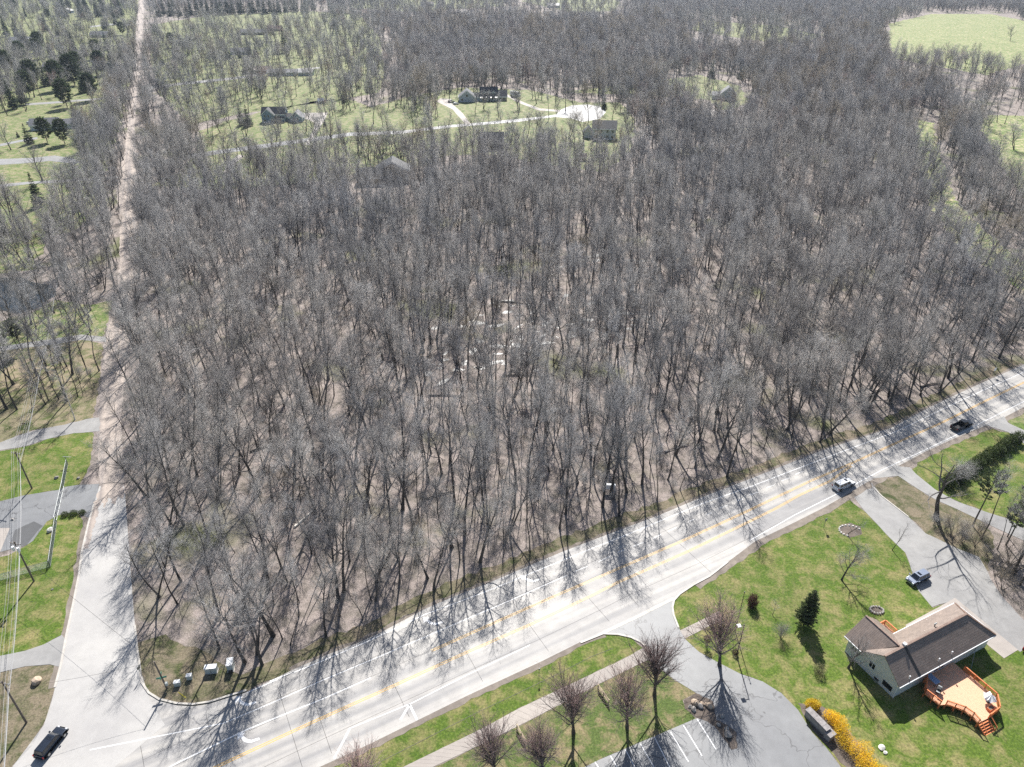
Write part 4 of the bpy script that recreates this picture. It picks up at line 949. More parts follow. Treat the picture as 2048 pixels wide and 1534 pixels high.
# slate blue farmhouse
h = far_house("slate blue farmhouse with white trim, a front gable and a white posted porch", (524, 246), .06, [
    dict(r=(0, 15, 2.2, 11), h=(5.2, 3.6), wall=SIDE_B, roof=ROOF_DK),
    dict(r=(0.3, 8.3, 0, 6), h=(5.3, 3.5), wall=SIDE_B, roof=ROOF_DK, axis='y', win=[(2.6, 0, 4.2, .9, 1.5, '-y'), (4.9, 0, 4.2, .9, 1.5, '-y'), (2.4, 0, 1.5, 1.6, 1.2, '-y')]),
    dict(r=(15, 18, 4, 9), h=(3.2, 1.5), wall=SIDE_B, roof=ROOF_DK),
    dict(r=(18, 26, 1.5, 11), h=(3.0, 3.4), wall=SIDE_B, roof=ROOF_GR, axis='y', win=[(21, 1.5, 1.8, 1.0, 1.3, '-y'), (23.2, 1.5, 1.8, 1.0, 1.3, '-y')])], rad=16)
front_door(h, 6.6, 0, GLASS)
for k in range(5):
    m = MB(); m.box(8.4 + k*1.6, 8.6 + k*1.6, -.05, .15, 0, 2.5); m.build("porch_post", WHITEM, h)
m = MB(); m.quadbox([(8.35, -.4, 2.5), (15.2, -.4, 2.5), (15.2, 2.15, 3.4), (8.35, 2.15, 3.4), (8.35, -.4, 2.65), (15.2, -.4, 2.65), (15.2, 2.15, 3.55), (8.35, 2.15, 3.55)]); pr = m.build("porch_roof", ROOF_DK, h)
m = MB(); m.box(8.35, 15.2, -.5, -.4, 2.4, 2.66); m.build("trim", WHITEM, pr)
m = MB(); m.box(8.4, 15.1, -.2, 2.15, 0, .35); m.build("porch_floor", PALEWOOD, h)
# big house with dormers
h = far_house("large grey house with three roof dormers, a long porch and a left garage wing", (918, 204), .05, [
    dict(r=(0, 12, -1, 10), h=(3.6, 4.6), wall=SIDE_G, roof=ROOF_GR, axis='y', win=[(6, -1, 4.6, 1.4, 1.8, '-y'), (2.5, -1, 1.6, 1.3, 1.3, '-y')]),
    dict(r=(12, 16, 2, 8), h=(3.2, 2.4), wall=SIDE_G, roof=ROOF_DK),
    dict(r=(16, 29, 1.5, 12), h=(3.8, 5.4), wall=SIDE_G, roof=ROOF_DK, chim=(27, 7), win=[(18, 1.5, 1.8, 1.2, 1.8, '-y'), (20.6, 1.5, 1.8, 1.2, 1.8, '-y'), (25.4, 1.5, 1.8, 1.2, 1.8, '-y'), (27.6, 1.5, 1.8, 1.2, 1.8, '-y')]),
    dict(r=(29, 36, 2.5, 11), h=(3.4, 3.6), wall=SIDE_T, roof=ROOF_DK, win=[(31, 2.5, 1.8, 1.2, 1.6, '-y'), (34, 2.5, 1.8, 1.2, 1.6, '-y')])], rad=21)
front_door(h, 23, 1.5, BLACKM)
for k in range(3):
    x0 = 18.2 + k * 3.4; dm = thing_ = bpy.data.objects.new("dormer", None); COL.objects.link(dm); dm.parent = h
    gable(dm, x0, x0 + 1.9, 2.6, 6.0, 4.2, 6.1, 1.1, SIDE_G, ROOF_DK, 'y', .2); window(dm, x0 + .95, 2.6, 5.2, .9, 1.2, '-y')
for k in range(6):
    m = MB(); m.box(16.2 + k*2.4, 16.4 + k*2.4, -.9, -.7, 0, 2.7); m.build("porch_post", WHITEM, h)
m = MB(); m.quadbox([(15.9, -1.2, 2.7), (29.1, -1.2, 2.7), (29.1, 1.5, 3.7), (15.9, 1.5, 3.7), (15.9, -1.2, 2.86), (29.1, -1.2, 2.86), (29.1, 1.5, 3.86), (15.9, 1.5, 3.86)]); m.build("porch_roof", ROOF_DK, h)
# white two storey house
h = far_house("white two storey house with dark roof at the end of the cul-de-sac", (1184, 279), -.12, [
    dict(r=(0, 14, 0, 10), h=(6.6, 3.6), wall=SIDE_W, roof=ROOF_DK, win=[(2, 0, 4.9, 1.1, 1.5, '-y'), (5.2, 0, 4.9, 1.1, 1.5, '-y'), (9, 0, 4.9, 1.1, 1.5, '-y'), (12, 0, 4.9, 1.1, 1.5, '-y'), (2, 0, 1.8, 1.8, 1.6, '-y'), (9, 0, 1.8, 1.8, 1.6, '-y'), (12, 0, 1.8, 1.1, 1.6, '-y')]),
    dict(r=(-5.5, 0, 3, 10), h=(3.4, 2.8), wall=SIDE_W, roof=ROOF_DK, axis='y')], rad=14)
front_door(h, 5.4, 0)
far_house("dark roofed house standing in the trees just left of the bare centre tree clump", (962, 300), .05, [dict(r=(0, 13, 0, 10), h=(4.5, 4.2), wall=SIDE_T, roof=ROOF_DK, chim=(11, 5), win=[(3, 0, 2, 1.2, 1.4, '-y'), (9, 0, 2, 1.2, 1.4, '-y')])], rad=11)
far_house("large dark roofed brown house half hidden by trees above the wood", (715, 372), .1, [
    dict(r=(0, 12, 0, 10), h=(4, 3.4), wall=SIDE_T, roof=ROOF_DK, win=[(3, 0, 2, 1.2, 1.4, '-y')]),
    dict(r=(9, 25, 5, 16), h=(5.5, 4.4), wall=SIDE_T, roof=ROOF_DK, axis='y', win=[(12, 5, 2, 1.2, 1.4, '-y'), (16, 5, 2, 1.2, 1.4, '-y'), (20, 5, 4, 1.2, 1.4, '-y')])], rad=17)
far_house("grey blue gabled house deep in the woods right of centre", (1440, 200), -.2, [dict(r=(0, 11, 0, 10), h=(4.5, 4.6), wall=SIDE_G, roof=ROOF_GR, axis='y', win=[(5.5, 0, 4.8, 1.2, 1.5, '-y')]), dict(r=(-6, 0, 2, 9), h=(3, 2), wall=SIDE_W, roof=ROOF_GR)], rad=13)
far_house("tan roofed house beside the upper residential road", (484, 148), .1, [dict(r=(0, 12, 0, 9), h=(3, 2.8), wall=SIDE_T, roof=ROOF_BR, axis='y'), dict(r=(12, 26, 1, 10), h=(3, 2.6), wall=SIDE_T, roof=ROOF_BR, win=[(16, 1, 1.7, 1.5, 1.2, '-y'), (21, 1, 1.7, 1.5, 1.2, '-y')])], rad=16)
far_house("long low grey roofed house with white front above the row of trunks", (535, 152), .02, [dict(r=(0, 26, 0, 9), h=(3, 2.2), wall=SIDE_W, roof=ROOF_GR, win=[(4, 0, 1.7, 1.8, 1.2, '-y'), (10, 0, 1.7, 1.8, 1.2, '-y'), (20, 0, 1.7, 1.8, 1.2, '-y')]), dict(r=(27.5, 40, 0, 9), h=(2.9, 1.8), wall=SIDE_W, roof=ROOF_GR)], rad=24)
far_house("pale grey roofed house behind the two dark spruces at upper left centre", (462, 110), .1, [dict(r=(0, 20, 0, 10), h=(3.2, 3.2), wall=SIDE_W, roof=ROOF_GR, win=[(5, 0, 1.7, 1.5, 1.2, '-y'), (12, 0, 1.7, 1.5, 1.2, '-y')])], rad=13)
far_house("long grey roofed house with dark walls at far upper left centre", (480, 70), .0, [dict(r=(0, 30, 0, 11), h=(3.4, 3.2), wall=SIDE_T, roof=ROOF_GR)], rad=18)
far_house("brown roofed house right of the long grey one at the far upper left centre", (536, 62), -.1, [dict(r=(0, 18, 0, 10), h=(3.2, 3.4), wall=SIDE_T, roof=ROOF_BR)], rad=13)
far_house("white walled far garage with grey roof on the bright lawn at the top", (1096, 16), .1, [dict(r=(0, 22, 0, 14), h=(4, 3.6), wall=SIDE_W, roof=ROOF_GR)], rad=16)
far_house("long house with pinkish brown roof and pale front near the top centre", (893, 28), .05, [dict(r=(0, 34, 0, 12), h=(3.4, 3.4), wall=SIDE_W, roof=ROOF_BR)], rad=20)
far_house("dark walled far house at the top left of centre with open lawn", (842, 13), .0, [dict(r=(0, 24, 0, 12), h=(4, 3.6), wall=SIDE_G, roof=ROOF_DK)], rad=16)
far_house("white roofed shed in a clearing near the top right of centre", (1330, 38), -.1, [dict(r=(0, 22, 0, 14), h=(3.4, 2.6), wall=SIDE_W, roof=WHITEM)], rad=16)
far_house("dark far house among the trees at the top right of centre", (1268, 18), .0, [dict(r=(0, 22, 0, 12), h=(4, 4), wall=SIDE_BL, roof=ROOF_DK)], rad=16)
far_house("long low grey house with white porch bay at the left edge behind pines", (18, 86), .05, [dict(r=(0, 34, 0, 11), h=(3.2, 3.0), wall=SIDE_W, roof=ROOF_GR, win=[(6, 0, 1.7, 2, 1.4, '-y'), (14, 0, 1.7, 2, 1.4, '-y')]), dict(r=(20, 28, -3, 2), h=(3, 1.6), wall=SIDE_W, roof=ROOF_GR, axis='y')], rad=20)
far_house("bright blue far house between trees at the upper left", (122, 27), .1, [dict(r=(0, 17, 0, 12), h=(4.2, 3.6), wall=SIDE_BL, roof=ROOF_GR, axis='y', win=[(8, 0, 3, 3, 2, '-y')])], rad=14)
far_house("white roofed house hidden behind the dark pine clump on the left", (86, 142), .1, [dict(r=(0, 22, 0, 11), h=(3.4, 3.2), wall=SIDE_W, roof=ROOF_GR, win=[(5, 0, 1.7, 2, 1.3, '-y'), (16, 0, 1.7, 2, 1.3, '-y')])], rad=14)
far_house("grey roofed house left of the gravel road on a small lawn", (180, 75), -.05, [dict(r=(0, 22, 0, 11), h=(3.4, 3.2), wall=SIDE_T, roof=ROOF_GR)], rad=14)
far_house("white and grey house behind pines at the left above the looped drive", (62, 262), .3, [dict(r=(0, 16, 0, 10), h=(3.4, 3.0), wall=SIDE_W, roof=ROOF_GR, win=[(4, 0, 1.7, 2, 1.3, '-y'), (10, 0, 1.7, 2, 1.3, '-y')]), dict(r=(16, 26, 1, 9), h=(3, 2.2), wall=SIDE_W, roof=ROOF_GR)], rad=15)
far_house("green garden shed with white roof on the lawn behind the blue farmhouse", (637, 207), .1, [dict(r=(0, 3.6, 0, 3), h=(2.2, 1.2), wall=plain("green_boards", (.05, .12, .07)), roof=WHITEM)], "garden_shed", "shed", rad=3)
far_house("small wooden play shelter with brown roof under the white house", (1160, 322), 0, [dict(r=(0, 3.4, 0, 3), h=(2.4, 1.2), wall=SIDE_T, roof=ROOF_BR)], "play_shelter", "shelter", rad=3)
EXCL += [(at(560, 242).x, at(560, 242).y, 12)]

# ---------------- vehicles ----------------
def car(name, label, cat, loc_, rz, L=4.8, W=1.9, H=1.7, pnt=P_WHITE, kind="suv", hood=.27, z0=.32, group=None):
    t = thing(name, label, cat, loc_, rz, group)     # faces +x
    hl, hw = L / 2, W / 2; belt = z0 + (H - z0) * .52; cw = hw * .80
    xh = hl - L * hood                                # windscreen foot
    prof = [(-hl, z0 + .1), (-hl, belt - .12), (-hl + .12, belt), (xh, belt), (hl - .25, belt - .14), (hl - .02, belt - .32), (hl, z0 + .1), (hl - .1, z0), (-hl + .1, z0)]
    if kind == 'pickup': xr = -L * .03
    b = MB(); n = len(prof); 
    rows = [(-hw, .0), (-hw * .97, .0)]
    for y, ins in ((-hw + .06, .04), (-hw, .0), (hw, .0), (hw - .06, .04)):
        pass
    secs = [(-hw + .10, 1.0, 'in'), (-hw, .97, ''), (hw, .97, ''), (hw - .10, 1.0, 'in')]
    # side skins bulge outwards, top edges are rounded in
    ringL = []
    ys = [-hw + .13, -hw, hw, hw - .13]
    base = len(b.v)
    for j, y in enumerate(ys):
        for (x, z) in prof:
            if j in (1, 2): b.v.append((x * .985, y, min(z, belt - .10)))
            else: b.v.append((x, y, z))
    for j in range(3):
        for i in range(n):
            k = (i + 1) % n; b.f.append((base + j*n + i, base + j*n + k, base + (j+1)*n + k, base + (j+1)*n + i)); b.m.append(0)
    body = b
    xr0 = -hl + .18 if kind in ('suv', 'hatch') else -L * .06      # rear foot of cabin
    rear_in = .22 if kind != 'hatch' else .5
    x1t = xh - (H - belt) * .95; x0t = xr0 + rear_in
    if kind == 'pickup': x0t = xr0 + .1
    cab = [(xr0, -cw - .08, belt - .02), (xh + .12, -cw - .04, belt - .02), (xh + .12, cw + .04, belt - .02), (xr0, cw + .08, belt - .02), (x0t, -cw + .10, H), (x1t, -cw + .10, H), (x1t, cw - .10, H), (x0t, cw - .10, H)]
    c = MB(); c.quadbox(cab); 
    if kind == 'pickup':    # open load bed
        body = MB(); 
        for (xa, xb_) in ((xr0, hl),): 
            nb = len(prof); pr2 = [(max(x, xr0), z) for x, z in prof]
            for j, y in enumerate(ys):
                for (x, z) in pr2: body.v.append((x if j in (0, 3) else x, y, z if j in (0, 3) else min(z, belt - .1)))
            for j in range(3):
                for i in range(nb):
                    k = (i + 1) % nb; body.f.append((j*nb + i, j*nb + k, (j+1)*nb + k, (j+1)*nb + i)); body.m.append(0)
        body.box(-hl, xr0 + .05, -hw, -hw + .12, z0, belt + .02); body.box(-hl, xr0 + .05, hw - .12, hw, z0, belt + .02)
        body.box(-hl, -hl + .1, -hw + .12, hw - .12, z0, belt + .02)
        bd = MB(); bd.box(-hl + .1, xr0, -hw + .12, hw - .12, z0 + .1, z0 + .32); bd.build("load_bed", BLACKM, t)
    bo = body.build("body", pnt, t); m_ = bo.modifiers.new("b", 'BEVEL'); m_.width = .07; m_.segments = 3; m_.limit_method = 'ANGLE'
    co = c.build("cabin", pnt, t); m_ = co.modifiers.new("b", 'BEVEL'); m_.width = .06; m_.segments = 2
    def lerp(a, b, f): return Vector(a) + (Vector(b) - Vector(a)) * f
    def pane(nm, q, out, mat=GLASS, ins=.1, inz=.12):
        A, B, C, D = [Vector(v) for v in q]; o = Vector(out) * .015
        f = lambda u, v: lerp(lerp(A, B, u), lerp(D, C, u), v) + o
        m = MB(); pts = [f(ins, inz), f(1 - ins, inz), f(1 - ins, 1 - inz), f(ins, 1 - inz)]
        bk = [p - o * 2.5 for p in pts]; m.quadbox(bk + pts); return m.build(nm, mat, t)
    pane("windshield", (cab[1], cab[2], cab[6], cab[5]), (.7, 0, .6), ins=.06, inz=.08)
    pane("rear_window", (cab[3], cab[0], cab[4], cab[7]), (-1, 0, .3), ins=.1, inz=.15)
    ns = {'suv': 3, 'hatch': 3, 'pickup': 2}[kind]
    for s in (-1, 1):
        lo0, lo1, hi0, hi1 = (cab[0], cab[1], cab[4], cab[5]) if s < 0 else (cab[3], cab[2], cab[7], cab[6])
        for i in range(ns):
            u0 = .04 + i * .93 / ns; u1 = .04 + (i + 1) * .93 / ns - .03
            q = (lerp(lo0, lo1, u0), lerp(lo0, lo1, u1), lerp(hi0, hi1, u1), lerp(hi0, hi1, u0)) if s < 0 else (lerp(lo0, lo1, u1), lerp(lo0, lo1, u0), lerp(hi0, hi1, u0), lerp(hi0, hi1, u1))
            pane("side_window", q, (0, s, .3), ins=.03, inz=.12)
    if kind != 'pickup':
        m = MB(); m.box(x1t - .75, x1t - .25, -.4, .4, H - .005, H + .012); m.build("sunroof", GLASS, t)
    wr = .36 if kind != 'hatch' else .33
    for sx in (-1, 1):
        for sy in (-1, 1):
            x = sx * (hl - L * .185); y = sy * (hw - .13)
            m = MB(); m.tube([(x, sy * (hw - .24), wr), (x, sy * (hw + .012), wr)], wr, 20); w_ = m.build("wheel", TYRE, t)
            m = MB(); m.tube([(x, sy * (hw + .005), wr), (x, sy * (hw + .03), wr)], wr * .6, 12); m.build("rim", RIM, w_)
    for sy in (-1, 1):
        m = MB(); m.box(hl - .2, hl + .01, sy * (hw - .28) - .17, sy * (hw - .28) + .17, belt - .40, belt - .24); m.build("headlight", HEAD, t)
        m = MB(); m.box(-hl - .015, -hl + .1, sy * (hw - .13) - .09, sy * (hw - .13) + .09, belt - .42, belt - .08); m.build("tail_light", TAIL, t)
        m = MB(); m.box(xh - .15, xh + .08, sy * (hw + .02), sy * (hw + .22), belt - .02, belt + .16); m.build("mirror", pnt, t)
    m = MB(); m.box(hl - .06, hl + .06, -hw + .1, hw - .1, z0, z0 + .22); m.box(-hl - .06, -hl + .06, -hw + .1, hw - .1, z0, z0 + .22); m.build("bumper", BLACKM if kind == 'pickup' else pnt, t)
    m = MB(); m.box(hl - .02, hl + .03, -hw * .5, hw * .5, belt - .45, belt - .28); m.build("grille", BLACKM, t)
    return t
def rdz(px, z): p = at(*px); return (p.x, p.y, z)
car("white_suv", "white estate SUV driving on the main road beside the second driveway", "car", rdz((1686, 974), .045), math.radians(28), 5.3, 2.0, 1.85, P_WHITE, "suv", .24)
car("pickup_truck", "black pickup truck driving near the right end of the main road", "pickup truck", rdz((1921, 855), .045), math.radians(28), 5.9, 2.0, 1.9, P_BLACK, "pickup", .24)
car("compact_suv", "silver blue compact car parked on the driveway above the pale house", "car", rdz((1834, 1160), .038), math.radians(205), 4.5, 1.85, 1.65, P_BLUE, "suv", .24)
car("dark_car", "dark blue car waiting on the side street at the bottom left", "car", rdz((105, 1490), .048), math.radians(77), 4.8, 1.9, 1.65, P_NAVY, "suv", .26)
car("red_car", "dark red car cut by the right edge beside the concrete pad", "car", rdz((2066, 1296), .038), math.radians(35), 4.6, 1.85, 1.5, P_RED, "hatch")
car("parked_suv", "black SUV parked beside the grey garage wing of the big far house", "car", rdz((903, 205), .05), .3, 5, 2, 1.8, P_BLACK, "suv")
car("parked_car", "white car parked in front of the grey garage wing of the big far house", "car", rdz((912, 209), .05), .6, 4.8, 1.9, 1.5, P_WHITE, "hatch")
car("parked_car", "dark car parked beside the white motorhome", "car", rdz((1028, 196), .05), -.6, 4.8, 1.9, 1.6, P_NAVY, "suv")
car("far_car", "white car on the drive under the upper left lawn beside the looped gravel drive", "car", rdz((62, 248), .05), .2, 4.8, 1.9, 1.6, P_WHITE, "suv")
car("far_car", "blue car parked at the pale grey house behind the dark spruces", "car", rdz((443, 99), .05), .1, 4.8, 1.9, 1.6, P_BLUE, "suv")
t = thing("motorhome", "long white motorhome parked right of the big far house", "motorhome", rdz((1030, 192), 0), -.75)
m = MB(); m.box(-4.5, 3.4, -1.25, 1.25, .7, 3.4); m.build("body", P_WHITE, t); m = MB(); m.box(3.4, 5.2, -1.05, 1.05, .6, 1.6); m.build("bonnet", P_WHITE, t)
m = MB(); m.quadbox([(3.38, -1.1, 1.6), (4.3, -1.0, 1.6), (4.3, 1.0, 1.6), (3.38, 1.1, 1.6), (3.38, -1.1, 2.5), (3.6, -1.0, 2.5), (3.6, 1.0, 2.5), (3.38, 1.1, 2.5)]); m.build("windshield", GLASS, t)
for x in (-2.5, 0, 2): m = MB(); m.box(x, x + 1.1, -1.27, -1.22, 1.9, 2.7); m.build("side_window", GLASS, t)
for x in (-3, 3.6):
    for s in (-1, 1): m = MB(); m.tube([(x, s * .95, .45), (x, s * 1.26, .45)], .45, 14); m.build("wheel", TYRE, t)

# ---------------- utility poles and wires ----------------
TOPS = [(3,1362),(28,1083),(30,903),(70,735),(103,575),(133,420),(155,345),(180,250)]
WHERE = ["at the bottom left below the tan boulder", "rising beside the chain link fence, carrying a white transformer", "on the lawn above the dark asphalt driveway", "behind the roadside trees above the gravel driveway", "beside the pond at the left", "among bare trees below the looped drive", "just below the looped gravel drive", "farthest up the left edge near the pines"]
pole_pos = []
def pole_top(o, H_):
    m = MB(); m.bar((-1.15, 0, H_ - .5), (1.15, 0, H_ - .5), .12, .14); m.build("crossarm", WOODPOLE, o)
    for x in (-1.05, -.5, .5, 1.05): m = MB(); m.tube([(x, 0, H_ - .42), (x, 0, H_ - .2)], [.06, .04], 8); m.build("insulator", WHITEM, o)
for i, tp in enumerate(TOPS):
    p = at(*tp, 10.0); base = Vector((p.x, p.y, 0)); pole_pos.append(base)
    o = thing("utility_pole", f"tall wooden utility pole {WHERE[i]}", "pole", base, math.radians(-14), "utility poles along the left side")
    m = MB(); m.tube([(0, 0, -.1), (0, 0, 10)], [.17, .11], 10); m.build("post", WOODPOLE, o); pole_top(o, 10)
    if i in (1,):
        for x in (-.55, .55): m = MB(); m.tube([(x, -.3, 8.0), (x, -.3, 8.9)], .24, 12); m.build("transformer", WHITEM, o)
first = pole_pos[0] + (pole_pos[0] - pole_pos[1]) * 1.6
run = [first] + pole_pos
def sag(a, b, s, n=14): return [a + (b - a) * (i / n) + Vector((0, 0, -4 * s * (i / n) * (1 - i / n))) for i in range(n + 1)]
for k, (dx, z, r) in enumerate([(-1.05, 9.8, .016), (-.5, 9.8, .016), (.5, 9.8, .016), (1.05, 9.8, .016), (.15, 7.6, .03), (-.1, 6.9, .03)]):
    m = MB()
    for a, b in zip(run, run[1:]):
        d = Vector((math.cos(math.radians(-14)) * dx, math.sin(math.radians(-14)) * dx, z)); m.tube(sag(a + d, b + d, .6), r, 4, False)
    o = m.build("power_line", WIREM); tag(o, ["outermost left overhead wire strung along the utility poles", "second overhead wire from the left along the utility poles", "third overhead wire from the left along the utility poles", "outermost right overhead wire strung along the utility poles", "thick upper communication cable below the power wires", "lowest thick communication cable along the utility poles"][k], "power line", "overhead wires along the poles")
# corner pole with street name signs
b0 = at(334, 1377); o = thing("street_sign_pole", "leaning wooden pole with green street name signs on the corner island", "sign", b0, .3)
m = MB(); m.tube([(0, 0, 0), (-.3, .1, 6.6)], [.15, .11], 10); m.build("post", WOODPOLE, o)
m = MB(); m.box(-.9, .6, -.02, .02, 2.6, 2.95); m.build("sign_blade", GREENS, o); m = MB(); m.box(-.17, -.13, -.7, .8, 3.0, 3.35); m.build("sign_blade", GREENS, o)
m = MB(); m.box(.05, .4, -.25, .1, .9, 1.5); m.build("meter_box", UTILM, o)
c = pole_pos[0] + Vector((0, 0, 7.4))
for k, (a, b, lb) in enumerate([(pole_pos[0] + Vector((0, 0, 8.2)), b0 + Vector((-.3, .1, 6.5)), "thin overhead wire from the bottom left utility pole to the corner sign pole"), (pole_pos[1] + Vector((0, 0, 7.0)), b0 + Vector((-.3, .1, 6.2)), "thin overhead wire crossing the side street from the transformer pole")]):
    m = MB(); m.tube(sag(a, b, .5), .02, 4, False); tag(m.build("service_wire", BLACKM), lb, "wire")

# ---------------- chain link fence ----------------
fence = thing("chain_link_fence", "galvanised chain link fence with a braced sliding gate across the asphalt driveway", "fence", at(101, 1134))
def fence_run(a, b, H_=1.5, sp=3.0, mesh_sp=.16):
    a = a - fence.location; b = b - fence.location; L = (b - a).length; d = (b - a) / L; n = max(1, round(L / sp))
    for i in range(n + 1): p = a + (b - a) * i / n; m = MB(); m.tube([p, p + Vector((0, 0, H_ + .05))], .045, 6); m.build("post", GALV, fence)
    m = MB(); m.tube([a + Vector((0, 0, H_)), b + Vector((0, 0, H_))], .035, 6); m.tube([a + Vector((0, 0, .08)), b + Vector((0, 0, .08))], .02, 4); m.build("top_rail", GALV, fence)
    w_ = MB(); x = -H_
    while x < L:
        for s in (1, -1):
            x0, x1 = (x, x + H_) if s > 0 else (x + H_, x); z0_, z1_ = 0.0, H_
            c0, c1 = max(0, min(L, x0)), max(0, min(L, x1))
            if abs(c1 - c0) < .05: continue
            za = (c0 - x0) / (x1 - x0) * H_; zb = (c1 - x0) / (x1 - x0) * H_
            w_.tube([a + d * c0 + Vector((0, 0, za)), a + d * c1 + Vector((0, 0, zb))], .012, 3, False)
        x += mesh_sp
    w_.build("wire_mesh", GALV, fence)["kind"] = "stuff"
FC = at(101, 1134); FT = at(136, 929)
fence_run(FC, at(114, 1044)); fence_run(at(127, 975), FT); fence_run(FC, at(-60, 1178))
ga, gb = at(112, 1046) - fence.location, at(128, 972) - fence.location
m = MB(); u = Vector((0, 0, 1))
m.tube([ga + u*.1, gb + u*.1], .05, 6); m.tube([ga + u*1.55, gb + u*1.55], .05, 6)
for i in range(7):
    p = ga + (gb - ga) * i / 6; m.tube([p + u*.1, p + u*1.55], .045, 6)
    if i < 6: q = ga + (gb - ga) * (i + 1) / 6; m.tube([p + u*(.1 if i % 2 else 1.55), q + u*(1.55 if i % 2 else .1)], .04, 6)
m.build("sliding_gate", GALV, fence)
m = MB(); p = FT - fence.location; m.tube([p, p + u*2.3], .08, 8); m.bar(p + Vector((-.5, 0, 2.2)), p + Vector((1.5, -.1, 2.2)), .1); m.build("end_post", GALV, fence)

# ---------------- small things near the camera ----------------
def boulder(label, px, s, mat, seed, name="boulder", cat="boulder", group=None, flat=.7):
    rng = random.Random(seed); p = at(*px); import bmesh
    bm = bmesh.new(); bmesh.ops.create_icosphere(bm, subdivisions=3, radius=1)
    ax = [(Vector((rng.uniform(-1,1), rng.uniform(-1,1), rng.uniform(-.6,1))).normalized(), rng.uniform(.62,.9)) for _ in range(9)]
    for v in bm.verts:
        for n_, d in ax:
            k = v.co.dot(n_)
            if k > d: v.co -= n_ * (k - d) * .9
        v.co.x *= s; v.co.y *= s * rng_f; v.co.z *= s * flat
        v.co += Vector((rng.uniform(-1,1), rng.uniform(-1,1), rng.uniform(-1,1))) * s * .012
    me = bpy.data.meshes.new(name); bm.to_mesh(me); bm.free(); me.materials.append(mat)
    o = link(name, me); o.location = (p.x, p.y, s * flat * .45); o.rotation_euler.z = rng.uniform(0, 6); tag(o, label, cat, group); return o
rng_f = .78
boulder("large tan boulder on the lawn at the lower left", (74, 1363), .95, BOULD, 1)
boulder("round pale boulder on the grass left of the chain link fence", (101, 1062), .75, BOULD_W, 2)
boulder("small grey boulder on the grass beside the top of the chain link fence", (113, 956), .55, BOULD_G, 3)
for i, (x, y, s, mt, lb) in enumerate([(1390,1407,.7,BOULD,"tan rock at the upper left of the rock group by the parking lot"),(1387,1420,.55,BOULD_G,"grey rock at the lower left of the rock group"),(1400,1413,.6,BOULD_G,"grey rock in the middle of the rock group"),(1417,1413,.75,BOULD,"large orange tan rock at the right of the rock group"),(1404,1408,.4,BOULD,"small tan rock between the two largest of the rock group"),(1380,1414,.4,BOULD_G,"small dark rock at the far left of the rock group"),(1443,1434,.45,BOULD_G,"grey rock at the top of the dark planting bed"),(1437,1450,.4,BOULD_G,"small grey rock at the left of the dark planting bed"),(1453,1459,.5,BOULD_G,"pale topped rock in the middle of the dark planting bed"),(1456,1470,.75,BOULD_G,"largest dark rock at the foot of the planting bed")]):
    boulder(lb, (x, y), s, mt, 20 + i, "landscape_rock", "rock")
boulder("longer white stone on the lawn right of the yellow bushes", (1763, 1496), .6, BOULD_W, 41, "garden_stone", "rock", flat=.4); boulder("small white stone below the longer white stone on the lawn", (1770, 1506), .4, BOULD_W, 42, "garden_stone", "rock", flat=.5)
for i, (x, y, s, lb) in enumerate([(25,1040,.4,"small rock in front of the white concrete pad"),(105,1179,.25,"small white rock on the lawn below the chain link fence"),(157,957,.45,"dark rock beside the gravel road above the driveway")]): boulder(lb, (x, y), s, BOULD_G, 60 + i, "lawn_rock", "rock")
# stone ring
ringt = thing("fire_pit", "oval ring of stones around ash on the lawn above the pale house", "fire pit", at(1753, 1221))
for k in range(14):
    a = k * PI / 7; m = MB(); r_ = random.Random(k); cx_, cy_ = math.cos(a) * 1.1, math.sin(a) * .8
    m.tube([(cx_, cy_, 0), (cx_, cy_, .28 + r_.random() * .1)], [.25, .17], 7); m.build("stone", BOULD_G, ringt)
m = MB(); m.tube([(0, 0, .03), (0, 0, .08)], [.9, .7], 14); m.build("ash", MULCH, ringt)
bedr = thing("flower_bed_edging", "arc of pale stones edging a round flower bed under a small bare tree", "edging", at(1700, 1062))
for k in range(12):
    a = PI * .1 + k * PI / 9; m = MB(); cx_, cy_ = math.cos(a) * 2.1, math.sin(a) * 1.6; m.tube([(cx_, cy_, 0), (cx_, cy_, .22)], [.24, .15], 7); m.build("stone", BOULD_W, bedr)
# utility cabinets on the island
t = thing("utility_cabinet", "tall white utility cabinet on the corner island, rightmost of the boxes", "utility box", at(463, 1336), .2, "utility boxes on the corner island")
m = MB(); m.box(-.45, .45, -.75, .75, .1, 1.55); m.build("body", UTILM, t); m = MB(); m.box(-.5, .5, -.8, .8, 1.55, 1.63); m.build("lid", WHITEM, t); m = MB(); m.box(-.55, .55, -.85, .85, 0, .1); m.build("base", KERBM, t); m = MB(); m.tube([(0, -.9, .0), (0, -.9, .5)], .3, 12); m.build("drum", BLACKM, t)
t = thing("utility_cabinet", "wide grey green utility cabinet second from the right on the corner island", "utility box", at(424, 1343), .12, "utility boxes on the corner island")
m = MB(); m.box(-.9, .9, -.4, .4, .1, 1.2); m.build("body", UTILM, t); m = MB(); m.box(-.95, .95, -.45, .45, 1.2, 1.28); m.build("lid", WHITEM, t); m = MB(); m.box(-.02, .02, -.43, -.40, .15, 1.15); m.build("door_seam", BLACKM, t); m = MB(); m.box(-1, 1, -.5, .5, 0, .1); m.build("base", KERBM, t)
